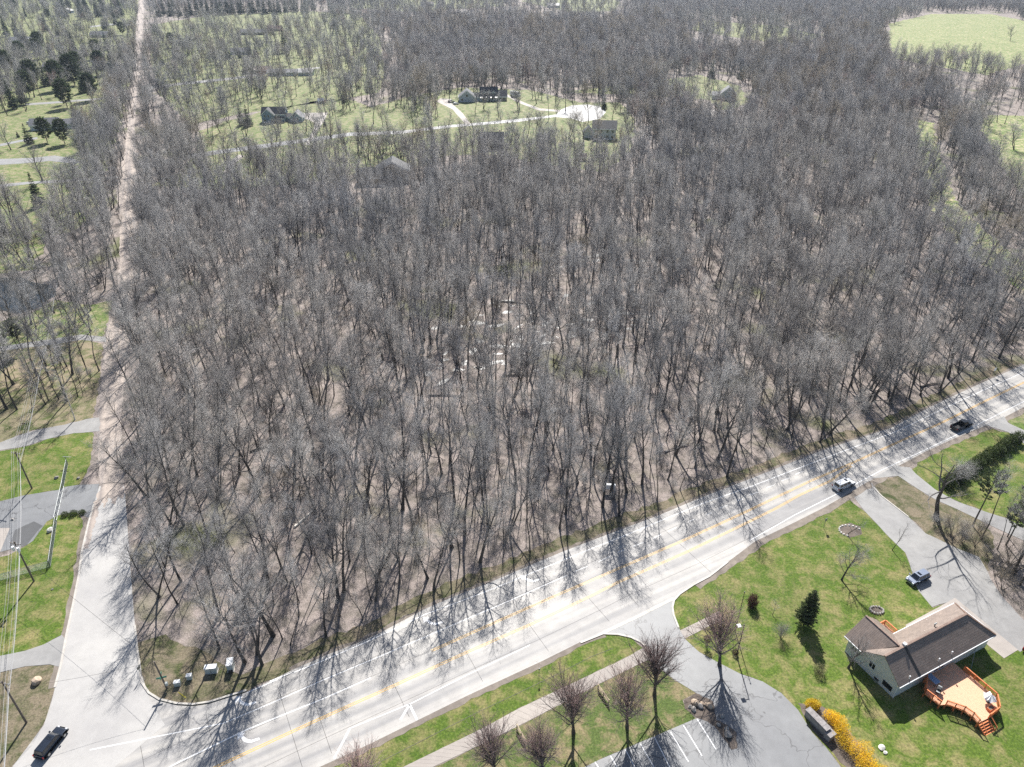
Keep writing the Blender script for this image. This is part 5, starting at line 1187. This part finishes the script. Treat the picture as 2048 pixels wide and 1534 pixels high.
for x, y, lb, w_ in [(380, 1357, "small dark sided utility pedestal with a white top, second box from the street sign", .4), (356, 1370, "small grey utility pedestal nearest the green street sign", .45)]:
    t = thing("utility_pedestal", lb, "utility box", at(x, y), .2, "utility boxes on the corner island")
    m = MB(); m.box(-w_, w_, -.3, .3, 0, .85); m.build("body", UTILM, t); m = MB(); m.box(-w_ - .03, w_ + .03, -.33, .33, .85, .92); m.build("cap", WHITEM, t)
t = thing("cable_marker", "thin slanted yellow cable guard in the grass of the corner island", "marker", at(372, 1396)); m = MB(); m.tube([(0, 0, 0), (-.9, .1, 1.3)], .05, 6); m.build("guard", YELLOWM, t)
# rail fences by the sidewalk
for a, b, lb in (((1196, 1378), (1217, 1408), "short weathered wooden rail fence between the upper two red maples"), ((1034, 1458), (1051, 1488), "short weathered wooden rail fence between the lower two red maples")):
    A, B = at(*a), at(*b); t = thing("rail_fence", lb, "fence", A); d = B - A
    for k in range(3): p = d * (k / 2); m = MB(); m.box(p.x - .09, p.x + .09, p.y - .09, p.y + .09, 0, 1.15); m.build("post", PALEWOOD, t)
    for z_ in (.35, .7, 1.05): m = MB(); m.bar(Vector((0, 0, z_)), d + Vector((0, 0, z_)), .10, .16); m.build("rail", PALEWOOD, t)
def signpost(name, label, px, h_, w_, hh, mat, rz=.4, post=GALV, r_=.04):
    t = thing(name, label, "sign", at(*px), rz); m = MB(); m.tube([(0, 0, 0), (0, 0, h_)], r_, 8); m.build("post", post, t)
    m = MB(); m.box(-w_/2, w_/2, -.05, -.03, h_ - hh, h_ + .02); m.build("sign_plate", mat, t); return t
signpost("road_sign", "grey backed road sign on a thin post at the edge of the green lawn", (1647, 1056), 2.6, .6, .75, GALV)
signpost("road_sign", "narrow dark road sign on the verge between road and sidewalk", (1078, 1355), 2.3, .3, .45, GALV)
signpost("road_sign", "white square road sign by the wood at the right end of the road", (1985, 752), 2.6, .9, .9, WHITEM)
signpost("stop_sign", "dark backed sign at the left tip of the corner island kerb", (284, 1352), 2.4, .6, .6, GALV, 1.2)
t = thing("sale_sign", "white two post board sign standing in the trees above the road", "sign", at(1219, 984), -.1)
for x in (-1, 1): m = MB(); m.box(x - .06, x + .06, -.06, .06, 0, 2.1); m.build("post", WHITEM, t)
m = MB(); m.box(-1.1, 1.1, -.1, -.06, .8, 2.0); m.build("board", WHITEM, t)
m = MB(); m.box(-1.15, 1.15, -.35, .25, 2.1, 2.16); m.build("top_board", WHITEM, t)
# lamp posts
t = thing("lamp_post", "tall black lamp post with a square lit white lamp head beside the drive", "lamp post", at(1473, 1311), .2)
m = MB(); m.tube([(0, 0, 0), (0, 0, 7.6)], [.11, .07], 8); m.build("post", BLACKM, t); m = MB(); m.bar((0, 0, 7.5), (-.7, 0, 7.55), .08); m.build("arm", BLACKM, t); m = MB(); m.box(-1.25, -.6, -.32, .32, 7.45, 7.62); m.build("lamp_head", WHITEM, t)
t = thing("flag_pole", "thin dark bare pole just behind the lamp post", "pole", at(1470, 1262), 0); m = MB(); m.tube([(0, 0, 0), (0, 0, 9.5)], [.09, .05], 8); m.build("post", BLACKM, t); m = MB(); m.tube([(0, 0, 9.5), (0, 0, 9.65)], .1, 8); m.build("finial", BLACKM, t)
# monument wall
p = at(1634, 1452); d = at(1654, 1468) - at(1612, 1425); ang = math.atan2(d.y, d.x)
t = thing("stone_sign_wall", "low grey stone sign wall with coping between the drive and the yellow bushes", "sign wall", p, ang)
m = MB(); m.box(-2.1, 1.7, -.42, .42, 0, 1.45); m.build("wall", STONE, t)
for k in range(5): m = MB(); m.box(-2.2 + k * .8, -1.42 + k * .8, -.52, .52, 1.45, 1.58 + (k % 2) * .01); m.build("coping", STONE, t)
m = MB(); m.box(1.7, 2.6, -.6, .6, 0, 1.15); m.box(1.6, 2.7, -.68, .68, 1.15, 1.27); m.build("pier", STONE, t)
for sgn in (-1, 1): m = MB(); m.box(-1.7, 1.3, sgn*.42 - .03, sgn*.42 + .03, .45, 1.2); m.build("panel", BOULD_G, t)

# ---------------- planted trees and bushes near the camera ----------------
def shrub(name, label, cat, px, blobs, rads, n, size, mat, seed, squash=1.0, group=None):
    t = thing(name, label, cat, at(*px), 0, group); link("foliage", leafy_shape(seed, blobs, rads, n, size, mat, squash=squash), t); return t
MAPLES = [((1439,1331),1.22,"right of the drive, its shadow fanned over the asphalt"),((1309,1391),1.15,"at the corner where the sidewalk meets the drive"),((1254,1454),1.05,"leaning over the sidewalk above the parking lot"),((1147,1464),1.1,"between the two rail fences beside the sidewalk"),((1087,1552),1.0,"at the bottom, right of the lower rail fence"),((992,1552),1.0,"at the bottom, on the sidewalk left of the lower rail fence"),((728,1600),1.0,"cut by the bottom edge beside the road")]
for i, (px, s, wh) in enumerate(MAPLES):
    p = at(*px); put_tree(REDMAP[i], "maple_tree", f"young red budding maple {wh}", "tree", p.x, p.y, s, tilt=(-.07, 0), group="red budding maples by the sidewalk")
SM = [((1683,1160),SPREAD[1],.62,"leafless tree on the lawn left of the silver blue car",0),((1784,1100),SAPL[0],1.15,"leafless crooked tree on the driveway edge above the car",0),((1563,1276),SHRUB[0],1.0,"small leafless multi stemmed tree left of the young conifer",0),((1697,1335),SPREAD[0],.52,"leafless tree with many stems against the west wall of the pale house",0),((1695,1070),SAPL[1],.9,"small thin tree standing in the stone edged flower bed",0),((1545,1230),SAPL[1],.5,"tiny leafless tree on the lawn above the small multi stemmed one",0)]
for px, kd, s, lb, _ in SM: p = at(*px); put_tree(kd, "bare_lawn_tree", lb, "tree", p.x, p.y, s)
p = at(1607, 1250); put_tree(conifer(90, 8.2, 2.1, .15, 260, 30, NEEDLE_P, .07, .55, .45, .55), "young_conifer", "dark young conifer on the lawn between the drive and the house with a long shadow", "tree", p.x, p.y, 1)
shrub("grey_bush", "round grey brown bush in the shadow tip of the young conifer", "bush", (1637, 1345), [(0, 0, .8)], [.9], 1500, .12, TANLEAF, 3)
shrub("red_bush", "dark red leafed little tree right of the drive side maple", "bush", (1503, 1213), [(0, 0, 1.4), (.1, .2, 2.2), (0, -.1, .8)], [.9, .65, .8], 2600, .16, REDLEAF, 4)
shrub("globe_bush", "small dark round topped bush between drive and sidewalk end", "bush", (1412, 1292), [(0, 0, 1.7)], [.6], 900, .13, REDLEAF, 5)
shrub("small_bush", "small reddish bush at the foot of the lamp post", "bush", (1470, 1308), [(0, 0, .5)], [.5], 700, .12, REDLEAF, 6)
YB = [((1621,1416),[(0,0,.8),(.7,.1,.7)],[1.0,.8],"small bright yellow forsythia at the top of the stone sign wall"),((1664,1442),[(0,0,.8),(.6,-.8,.9),(-.4,.6,.7)],[1.1,1.2,.9],"pale orange yellow forsythia behind the stone sign wall"),((1683,1480),[(0,0,1.0),(.3,-1.3,1.0),(.2,1.2,1.0)],[1.4,1.3,1.3],"tall golden forsythia in the middle of the yellow row"),((1712,1512),[(0,0,1.0),(1.2,.4,1.0),(.5,-1.5,1.0)],[1.5,1.3,1.5],"wide bright yellow forsythia at the bottom edge of the picture"),((1735,1545),[(0,0,1.0),(1.2,-.8,1.0)],[1.5,1.4],"yellow forsythia cut by the bottom edge")]
for i, (px, bl, rd, lb) in enumerate(YB): shrub("forsythia_bush", lb, "bush", px, bl, [q * .88 for q in rd], 3900, .13, YEL, 10 + i, group="yellow forsythias by the drive")
hp0, hp1 = at(1893, 972), at(2030, 884)
t = thing("hedge", "long dark evergreen hedge row on the lawn behind the second driveway", "hedge", hp0); d = hp1 - hp0; n = 11
bl = [tuple((d * (k / (n - 1)) + Vector((random.uniform(-.3,.3), random.uniform(-.3,.3), z_)))[:]) for k in range(n) for z_ in (.8, 1.75)]
link("foliage", leafy_shape(77, bl, [1.45, 1.2] * n, 24000, .26, HEDGEM), t)
p = at(1868, 1012); DEAD = bare_tree(95, 20, .52, .28, 9, 9.5, .95, (6, 5, 2), wander=.2, ltrop=.12, tw_len=1.2, lfall=.3)
put_tree(DEAD, "old_bare_tree", "big old bare tree with thick forked limbs between the two right driveways", "tree", *at(1872, 1035)[:2], .92, rz=2.2, tilt=(-.22, 0))
put_tree(SHRUB[0], "dark_bare_bush", "large round dark leafless bush at the lower end of the evergreen hedge", "bush", *at(1918, 968)[:2], 1.9)
AIRY = [conifer(87, 15, 2.9, .2, 70, 26, NEEDLE_P, .5, .6, .05, .8, True), conifer(88, 13, 3.0, .2, 80, 28, NEEDLE_P, .42, .6, .05, .8, True)]
for i, (px, s, kd, lb) in enumerate([((1945,1052),.95,AIRY[0],"tall slender pine with a bare trunk beside the curving second driveway"),((2012,1090),.85,AIRY[1],"pine with a dark green top at the right edge above the wood"),((2042,1040),.8,AIRY[1],"bushy pine cut by the right edge near the hedge"),((2040,1170),.8,AIRY[0],"pine inside the wood at the right edge above the house")]):
    p = at(*px); put_tree(kd, "pine_tree", lb, "tree", p.x, p.y, s)
for i, (x, y) in enumerate([(1890,1060),(1905,1075),(1925,1085),(1950,1092),(1972,1112),(1990,1150),(1868,1050),(2005,1180),(1958,1065),(2020,1130),(1925,1062)]):
    p = at(x, y); put_tree(SHRUB[i % 2], "bare_shrub", ["leafless shrub in the thicket strip along the right driveway", "tan leafless shrub in the thicket strip along the right driveway"][i % 2], "shrub", p.x, p.y, random.uniform(.9, 1.3), group="thicket shrubs along the right driveway")
shrub("low_hedge", "short clipped green hedge clump beside the mouth of the asphalt driveway", "hedge", (147, 1030), [(-1.6, -.2, .3), (0, 0, .4), (1.6, .4, .3)], [.7, .75, .7], 2600, .16, HEDGEM, 31, .8)

# evergreens and single trees of the far yards
FE = [((497,252),1.0,0,"dark spruce left of the slate blue farmhouse"),((484,250),.85,1,"second dark spruce left of the slate blue farmhouse"),((80,412),1.0,1,"lone dark conifer below the big oak at the left"),((10,468),.6,0,"small dark conifer cut by the left edge"),((650,252),.45,2,"little dark spruce beside the slate farmhouse driveway"),((457,118),.95,0,"dark spruce left of the pale grey house at the top"),((480,116),.6,0,"short dark spruce just right of the larger one at the top"),((500,114),.8,0,"dark spruce third in the group behind the trunks row"),((512,112),.75,0,"dark spruce fourth in the group behind the trunks row"),((570,105),1.25,1,"tall dark spruce at the right end of the top group"),((555,108),.8,0,"dark spruce beside the tall one in the top group"),((1208,218),.7,0,"dark spruce at the edge of the cul-de-sac"),((688,205),.6,0,"dark spruce on the lawn right of the green shed"),((983,92),.9,0,"single dark spruce amid the far bare wood"),((878,40),.9,0,"dark spruce left of the pinkish brown roof at the top"),((1632,150),.7,0,"small dark spruce deep in the right hand wood"),((1422,155),.9,0,"dark spruce behind the grey blue gabled house"),((1480,158),.8,0,"dark spruce right of the grey blue gabled house"),((93,62),1.25,0,"dark pointed spruce on the bright far left lawn"),((118,72),1.1,0,"broad dark spruce right of the pointed one at far left"),((15,73),1.3,1,"dark spruce at the left edge above the long grey house"),((36,76),1.2,1,"second dark spruce at the left edge above the long grey house"),((162,250),.9,1,"tall narrow dark spruce above the looped drive at the left"),((150,235),.8,1,"dark spruce beside the narrow one above the looped drive"),((1128,14),1.0,0,"dark tree beside the white far garage"),((37,275),.4,2,"small dark evergreen bush at the foot of the left lawn trees")]
for px, s, k, lb in FE: p = at(*px); put_tree(SPRUCE[k], "spruce_tree", lb, "tree", p.x, p.y, s * (1.35 if px[1] < 200 else 1.1))
FP = [((28,218),1.0,"leaning dark cedar pair at the left, front one"),((48,210),1.0,"leaning dark cedar pair at the left, back one"),((70,175),1.1,"large pine at the left of the dark clump behind the lawn"),((95,172),1.1,"large pine in the middle of the dark clump behind the lawn"),((120,180),1.15,"tall pine in front of the dark clump behind the lawn"),((150,170),1.25,"tallest pine of the dark clump left of the gravel road"),((170,185),1.15,"pine at the right end of the dark clump"),((185,200),1.0,"pine nearest the gravel road below the dark clump"),((135,215),1.0,"pine in front of the tan lawn opening"),((60,288),.85,"pine above the looped drive, leftmost of three"),((95,285),.9,"pine above the looped drive, middle of three"),((130,288),.9,"pine above the looped drive, rightmost of three"),((20,130),1.1,"pine below the long grey roofed house"),((45,125),1.0,"pine right of the one below the long grey roofed house"),((80,118),1.0,"pine left of the tan far lawn"),((16,715),.62,"pale green pine at the left edge below the pond"),((45,700),.62,"pale green pine right of the one at the left edge below the pond"),((345,95),.8,"pine right of the gravel road at the upper left"),((325,130),.7,"smaller pine right of the gravel road at the upper left")]
for i, (px, s, lb) in enumerate(FP): p = at(*px); put_tree((PINE[0] if px[1] > 600 else PINE[1] if i % 3 else SPRUCE[0]) if i > 1 else SPRUCE[1], "pine_tree", lb, "tree", p.x, p.y, s * (1.4 if px[1] < 240 else 1.15 if px[1] < 600 else 1))
OT = [((85,362),SPREAD[0],1.15,"large spreading bare oak on the lawn inside the looped drive"),((22,300),SPREAD[1],1.1,"bare tree on the far left lawn above the looped drive"),((128,208),REDMAP[0],1.3,"reddish budding tree beside the pines at the left"),((1205,110+68),FOREST[0],.9,"tall bare tree behind the cul-de-sac"),((1035,262),FOREST[8],1.1,"thin bare tree on the lawn edge before the big house"),((996,228),SPREAD[1],.55,"small round bare tree on the front lawn of the big house"),((668,215),SPREAD[1],.45,"small round bare tree right of the farmhouse drive"),((612,222),SAPL[0],1.2,"small bare tree right of the slate farmhouse garage"),((2020,82),SPREAD[0],1.1,"lone round bare tree standing on the far right field"),((1168,292),SPREAD[2],1.15,"clump of tall bare trees left of the white house"),((455,342),SPREAD[0],1.15,"large bare oak by the curving path at the left of the wood"),((70,770),BIRCH[0],.8,"pale leaning birch between the utility pole and the gravel road"),((150,840),BIRCH[0],.85,"pale barked birch leaning over the gravel driveway")]
for px, kd, s, lb in OT: p = at(*px); put_tree(kd, "bare_yard_tree", lb, "tree", p.x, p.y, s)
put_tree(BIRCH[0] if False else bare_tree(99, 17, .32, .22, 16, 8, .95, (8, 6, 2), wander=.2, bark=BARK_PALE, limb=BARK_PALE, twig=BARK_PALE, lfall=.3), "sycamore_tree", "tall white barked sycamore standing out in the right part of the wood", "tree", *at(1625, 740)[:2], 1.1)
# field brush heaps and far hedge line
for i, (x, y, s) in enumerate([(1830,122,1.6),(1850,126,1.3),(1905,118,2.2),(1930,126,2.4),(1945,134,1.8),(1880,136,1.5)]):
    p = at(x, y); put_tree(SHRUB[0], "brush_clump", "dark leafless brush clump at the lower edge of the bright right field", "bush", p.x, p.y, s * 1.3, group="brush clumps below the right field")
# row of dark firs along the top
for i in range(30):
    x = 320 + i * 10.5; p = at(x + random.uniform(-3, 3), 34 + random.uniform(-3, 3) - i * .35)
    put_tree(SPRUCE[i % 2], "fir_tree", "dark fir in the long evergreen row right of the gravel road at the top", "tree", p.x, p.y, random.uniform(1.7, 2.2), group="evergreen row at the top")
for i in range(26):
    x = 120 + (i * 37) % 145; y = 4 + (i * 11) % 36; p = at(x, y)
    put_tree(SPRUCE[i % 3], "fir_tree", "dark fir in the scattered evergreens left of the gravel road at the top", "tree", p.x, p.y, random.uniform(1.7, 2.3), group="evergreens at the far upper left")

for i, (x, y) in enumerate([(8,30),(30,22),(52,34),(78,20),(98,40),(210,60),(232,50),(246,70),(150,105),(172,112),(196,118),(215,100),(60,100),(82,104),(104,112),(128,120),(18,150),(40,158),(10,185),(60,195),(225,135),(240,118),(205,150),(228,160),(140,160),(160,155),(110,152)]):
    p = at(x, y); put_tree([SPRUCE[0], PINE[1], SPRUCE[1]][i % 3], "evergreen_tree", ["dark pointed spruce scattered among the far left gardens", "dark rounded pine scattered among the far left gardens", "dark slim spruce scattered among the far left gardens"][i % 3], "tree", p.x, p.y, random.uniform(1.1, 1.6), group="evergreens among the far left gardens")

# ---------------- the wood ----------------
# fallen logs
LOGS = [((858,792),(958,796),"long dark fallen trunk lying across the wood beside the swamp water"),((1005,752),(1105,754),"straight dark fallen trunk just below the swamp water"),((1150,740),(1060,700),"fallen trunk pointing at the pale swamp water"),((670,715),(700,735),"short fallen log left of the swamp"),((800,540),(880,560),"fallen trunk in the middle of the wood above the swamp"),((590,1055),(628,1020),"pale broken log on the leaves in the lower wood"),((940,655),(955,625),"white dead snag leaning beside the swamp"),((1330,905),(1378,890),"dark fallen trunk near the verge right of the white sign"),((1840,775),(1880,768),"dark fallen log at the wood edge above the black pickup"),((500,905),(548,890),"fallen trunk in the lower left wood"),((1000,604),(1080,612),"dark log lying in the upper swamp pool"),((1420,600),(1480,620),"fallen trunk in the right part of the wood"),((640,880),(690,900),"fallen trunk left of the densest trunks"),((850,1000),(905,985),"fallen trunk on the pink leaves in the lower centre")]
for a, b, lb in LOGS:
    A, B = at(*a), at(*b); t = thing("fallen_log", lb, "log", A); d = B - A; d.normalize(); d *= min((B - A).length, 9.5)
    m = MB(); m.tube([(0, 0, .25), d * .5 + Vector((.35, .45, .3)), d + Vector((0, 0, .22))], [.24, .19, .09], 8); m.build("trunk", BARK_PALE if "pale" in lb and "broken" in lb or "white" in lb else BARK, t)
    m = MB()
    for k in range(5):
        q = d * (.45 + .12 * k); m.tube([q + Vector((0, 0, .3)), q + Vector((random.uniform(-1.5, 1.5), random.uniform(-1.5, 1.5), random.uniform(.4, 1.3)))], [.07, .02], 4)
    m.build("branch", BARK, t)

DETAIL = ["tall bare grey tree", "thin bare sapling"]
X, Y, D, rng = field(50, 420, 4.6, 5)
px, py = to_px(X, Y)
big = rng.random(len(X)) < np.where(D < .6, .6, .46)
kidx = np.where(big, rng.integers(0, 6, len(X)), rng.integers(6, 10, len(X)))
open_ = (D < .6) & (rng.random(len(X)) < .6); kidx = np.where(open_, rng.integers(10, 13, len(X)), kidx)
scl = .68 + .56 * rng.beta(2.2, 2, len(X)); rot = rng.uniform(0, 6.28, len(X))
inframe = (px > -40) & (px < 2090) & (py < 1560)
order = np.argsort(np.where(inframe, np.hypot(X, Y), 1e9))
solo = set(order[:270].tolist())
roadE = [at(*p) for p in NORTH[8:31]]
def region(x, y, pxx, pyy):
    dr = min((Vector((x, y, 0)) - q).length for q in roadE)
    if pxx < 262 and pyy > 560: return "between the pond and the gravel road" if pyy < 690 else "on the strip left of the gravel road"
    if pxx > 1850 and pyy > 1040: return "in the right edge wood beside the driveway"
    if dr < 8: return "at the wood edge, its shadow on the left road" if pxx < 760 else "at the wood edge above the turn lane dashes" if pxx < 1150 else "at the wood edge right of the white board sign" if pxx < 1560 else "at the wood edge opposite the white SUV"
    if pxx < 330: return "on the left wood edge beside the side street"
    if pyy > 1230: return "in the wood just above the utility boxes"
    if pyy > 1120: return "in the wood between utility boxes and turn arrow" if pxx < 640 else "in the wood above the second turn arrow"
    if pxx < 560: return "in the wood right of the paved street end"
    if pxx < 800: return "in the lower wood left of the frame middle"
    if pxx < 1000: return "in the lower wood on open pinkish leaves"
    if pxx < 1250: return "in the wood just left of the white board sign"
    return "in the wood behind the white board sign"
PROTO_ = FOREST + SPREAD
for i in order[:270]:
    i = int(i); k = int(kidx[i]); nm = ("multi stemmed bare tree" if k == 4 else "wide crowned bare tree" if k in (2, 5) or k > 9 else "tall straight bare tree") if k < 6 or k > 9 else ("thin straight bare sapling" if k in (6, 7) else "thin leaning bare sapling")
    rg = region(X[i], Y[i], px[i], py[i]); nm = (('short ' if scl[i] < .9 else 'very tall ' if scl[i] > 1.08 else '') + nm).replace('very tall tall', 'very tall').replace('short tall', 'short')
    tl = (rng.normal(0, .035), rng.normal(0, .035))
    o = put_tree(PROTO_[k], "bare_tree", f"{nm} {rg}", "tree", X[i], Y[i], float(scl[i]), float(rot[i]), tl, f"{nm}s {rg}")
rest = np.array([i for i in range(len(X)) if i not in solo])
X2, Y2, D2, r2 = field(420, 860, 6.9, 6); X3, Y3, D3, r3 = field(860, 2300, 10, 7)
def pack(Xa, Ya, Da, r_, hi):
    n = len(Xa); k = r_.choice([18, 19, 20, 18, 19, 20, 0, 3], n) if hi else r_.choice([18, 19, 20, 1, 3, 0, 5], n)
    q = r_.random(n); k = np.where(q < .09, 21, k); k = np.where(q > .955, 22, k); big_ = Da < .6
    return Xa, Ya, k, (.62 + .5 * r_.beta(2.2, 1.8, n)) * np.where(big_ & hi, 1.1, 1.0), r_.uniform(0, 6.28, n)
sets = [(X[rest], Y[rest], kidx[rest], scl[rest], rot[rest]), pack(X2, Y2, D2, r2, False), pack(X3, Y3, D3, r3, True)]
# shrub layer
def understory(y0, y1, sp, seed, dens, kinds, smin, smax):
    Xs, Ys, Ds, r_ = field(y0, y1, sp, seed); k = (r_.random(len(Xs)) < dens) & (Ds > .5)
    Xs, Ys = Xs[k], Ys[k]; n = len(Xs); return Xs, Ys, r_.choice(kinds, n), r_.uniform(smin, smax, n), r_.uniform(0, 6.28, n)
PROTO = FOREST + SPREAD + [REDMAP[0]] + SHRUB + SAPL + FAR    # 0-9, 10-12, 13, 14-15, 16-17, 18-22
def merged(pair, i):
    """one mesh holding trunk and crown, for the far instances"""
    out = bpy.data.meshes.new("tree_shape"); a, b = pair; na = len(a.vertices)
    V = np.empty((na + len(b.vertices)) * 3, np.float32); a.vertices.foreach_get("co", V[:na * 3]); b.vertices.foreach_get("co", V[na * 3:])
    def L_(m_): x_ = np.empty(len(m_.loops), np.int32); m_.loops.foreach_get("vertex_index", x_); return x_
    def M_(m_): x_ = np.empty(len(m_.polygons), np.int32); m_.polygons.foreach_get("material_index", x_); return x_
    li = np.concatenate([L_(a), L_(b) + na]); mi = np.concatenate([M_(a), M_(b) + 1]); n = len(mi)
    out.vertices.add(len(V) // 3); out.vertices.foreach_set("co", V); out.loops.add(len(li)); out.loops.foreach_set("vertex_index", li)
    out.polygons.add(n); out.polygons.foreach_set("loop_start", np.arange(n, dtype=np.int32) * 3); out.polygons.foreach_set("loop_total", np.full(n, 3, dtype=np.int32))
    for mm in list(a.materials) + list(b.materials): out.materials.append(mm)
    out.polygons.foreach_set("material_index", mi); out.update(calc_edges=True)
    return bpy.data.objects.new("tree_shape", out)
PO = [merged(p_, i) for i, p_ in enumerate(PROTO)]
def scatter(name, data, label, cat):
    Xa = np.concatenate([d[0] for d in data]); Ya = np.concatenate([d[1] for d in data]); K = np.concatenate([d[2] for d in data]).astype(np.int32)
    Sc = np.concatenate([d[3] for d in data]).astype(np.float32); Ro = np.concatenate([d[4] for d in data]); n = len(Xa)
    me = bpy.data.meshes.new(name); me.vertices.add(n); co = np.zeros((n, 3), np.float32); co[:, 0] = Xa; co[:, 1] = Ya; me.vertices.foreach_set("co", co.ravel())
    used = sorted(set(K.tolist())); remap = {u_: j for j, u_ in enumerate(used)}
    me.attributes.new("kind_index", 'INT', 'POINT').data.foreach_set("value", np.array([remap[k] for k in K.tolist()], np.int32))
    me.attributes.new("size", 'FLOAT', 'POINT').data.foreach_set("value", Sc)
    rv = np.zeros((n, 3), np.float32); rv[:, 2] = Ro; rg_ = np.random.default_rng(n); rv[:, :2] = rg_.normal(0, .03, (n, 2)); me.attributes.new("turn", 'FLOAT_VECTOR', 'POINT').data.foreach_set("vector", rv.ravel())
    o = link(name, me); ng = bpy.data.node_groups.new(name, 'GeometryNodeTree')
    ng.interface.new_socket("Geometry", in_out='INPUT', socket_type='NodeSocketGeometry'); ng.interface.new_socket("Geometry", in_out='OUTPUT', socket_type='NodeSocketGeometry')
    N = ng.nodes; gi = N.new("NodeGroupInput"); go = N.new("NodeGroupOutput"); iop = N.new("GeometryNodeInstanceOnPoints"); g2i = N.new("GeometryNodeGeometryToInstance")
    for u_ in used[::-1]:
        oi = N.new("GeometryNodeObjectInfo"); oi.inputs["Object"].default_value = PO[u_]; oi.inputs["As Instance"].default_value = True; ng.links.new(oi.outputs["Geometry"], g2i.inputs[0]) if False else None
    j = N.new("GeometryNodeJoinGeometry")
    for u_ in used[::-1]:      # a multi input puts the newest link first
        oi = N.new("GeometryNodeObjectInfo"); oi.inputs["Object"].default_value = PO[u_]; oi.inputs["As Instance"].default_value = True
        ng.links.new(oi.outputs["Geometry"], j.inputs[0])
    ng.links.new(j.outputs[0], iop.inputs["Instance"]); iop.inputs["Pick Instance"].default_value = True
    def attr(nm, ty):
        a = N.new("GeometryNodeInputNamedAttribute"); a.data_type = ty; a.inputs["Name"].default_value = nm; return a.outputs["Attribute"]
    ng.links.new(attr("kind_index", 'INT'), iop.inputs["Instance Index"]); ng.links.new(attr("size", 'FLOAT'), iop.inputs["Scale"])
    e2r = N.new("FunctionNodeEulerToRotation"); ng.links.new(attr("turn", 'FLOAT_VECTOR'), e2r.inputs[0]); ng.links.new(e2r.outputs[0], iop.inputs["Rotation"])
    ng.links.new(gi.outputs[0], iop.inputs["Points"]); ng.links.new(iop.outputs[0], go.inputs[0])
    md = o.modifiers.new("scatter", 'NODES'); md.node_group = ng
    tag(o, label, cat, kind="stuff"); return n
nw = scatter("woodland_trees", sets, "wide leafless grey wood filling the ground behind the nearest trees", "wood")
nu = scatter("undergrowth", [understory(50, 420, 4.6, 15, .42, [14, 15, 16, 17, 14], .5, 1.15), understory(420, 1200, 10, 16, .35, [14, 15, 12, 15], .9, 1.7)], "leafless brush and small saplings growing under the wood", "undergrowth")
print("TRIANGLES", sum(len(m_.polygons) for m_ in bpy.data.meshes), "prototypes", TRI, "woodland", nw, "undergrowth", nu)

# ---------------- haze ----------------
hm = bpy.data.materials.new("air"); hm.use_nodes = True; hn = hm.node_tree; hn.nodes.clear()
pv = hn.nodes.new("ShaderNodeVolumePrincipled"); pv.inputs["Color"].default_value = (.68, .81, 1, 1); pv.inputs["Density"].default_value = .00006; pv.inputs["Anisotropy"].default_value = .2
ho = hn.nodes.new("ShaderNodeOutputMaterial"); hn.links.new(pv.outputs[0], ho.inputs["Volume"])
m = MB(); m.box(-7200, 7200, -400, 9200, -1, 106)
HZ = m.build("haze", hm); HZ["kind"] = "stuff"
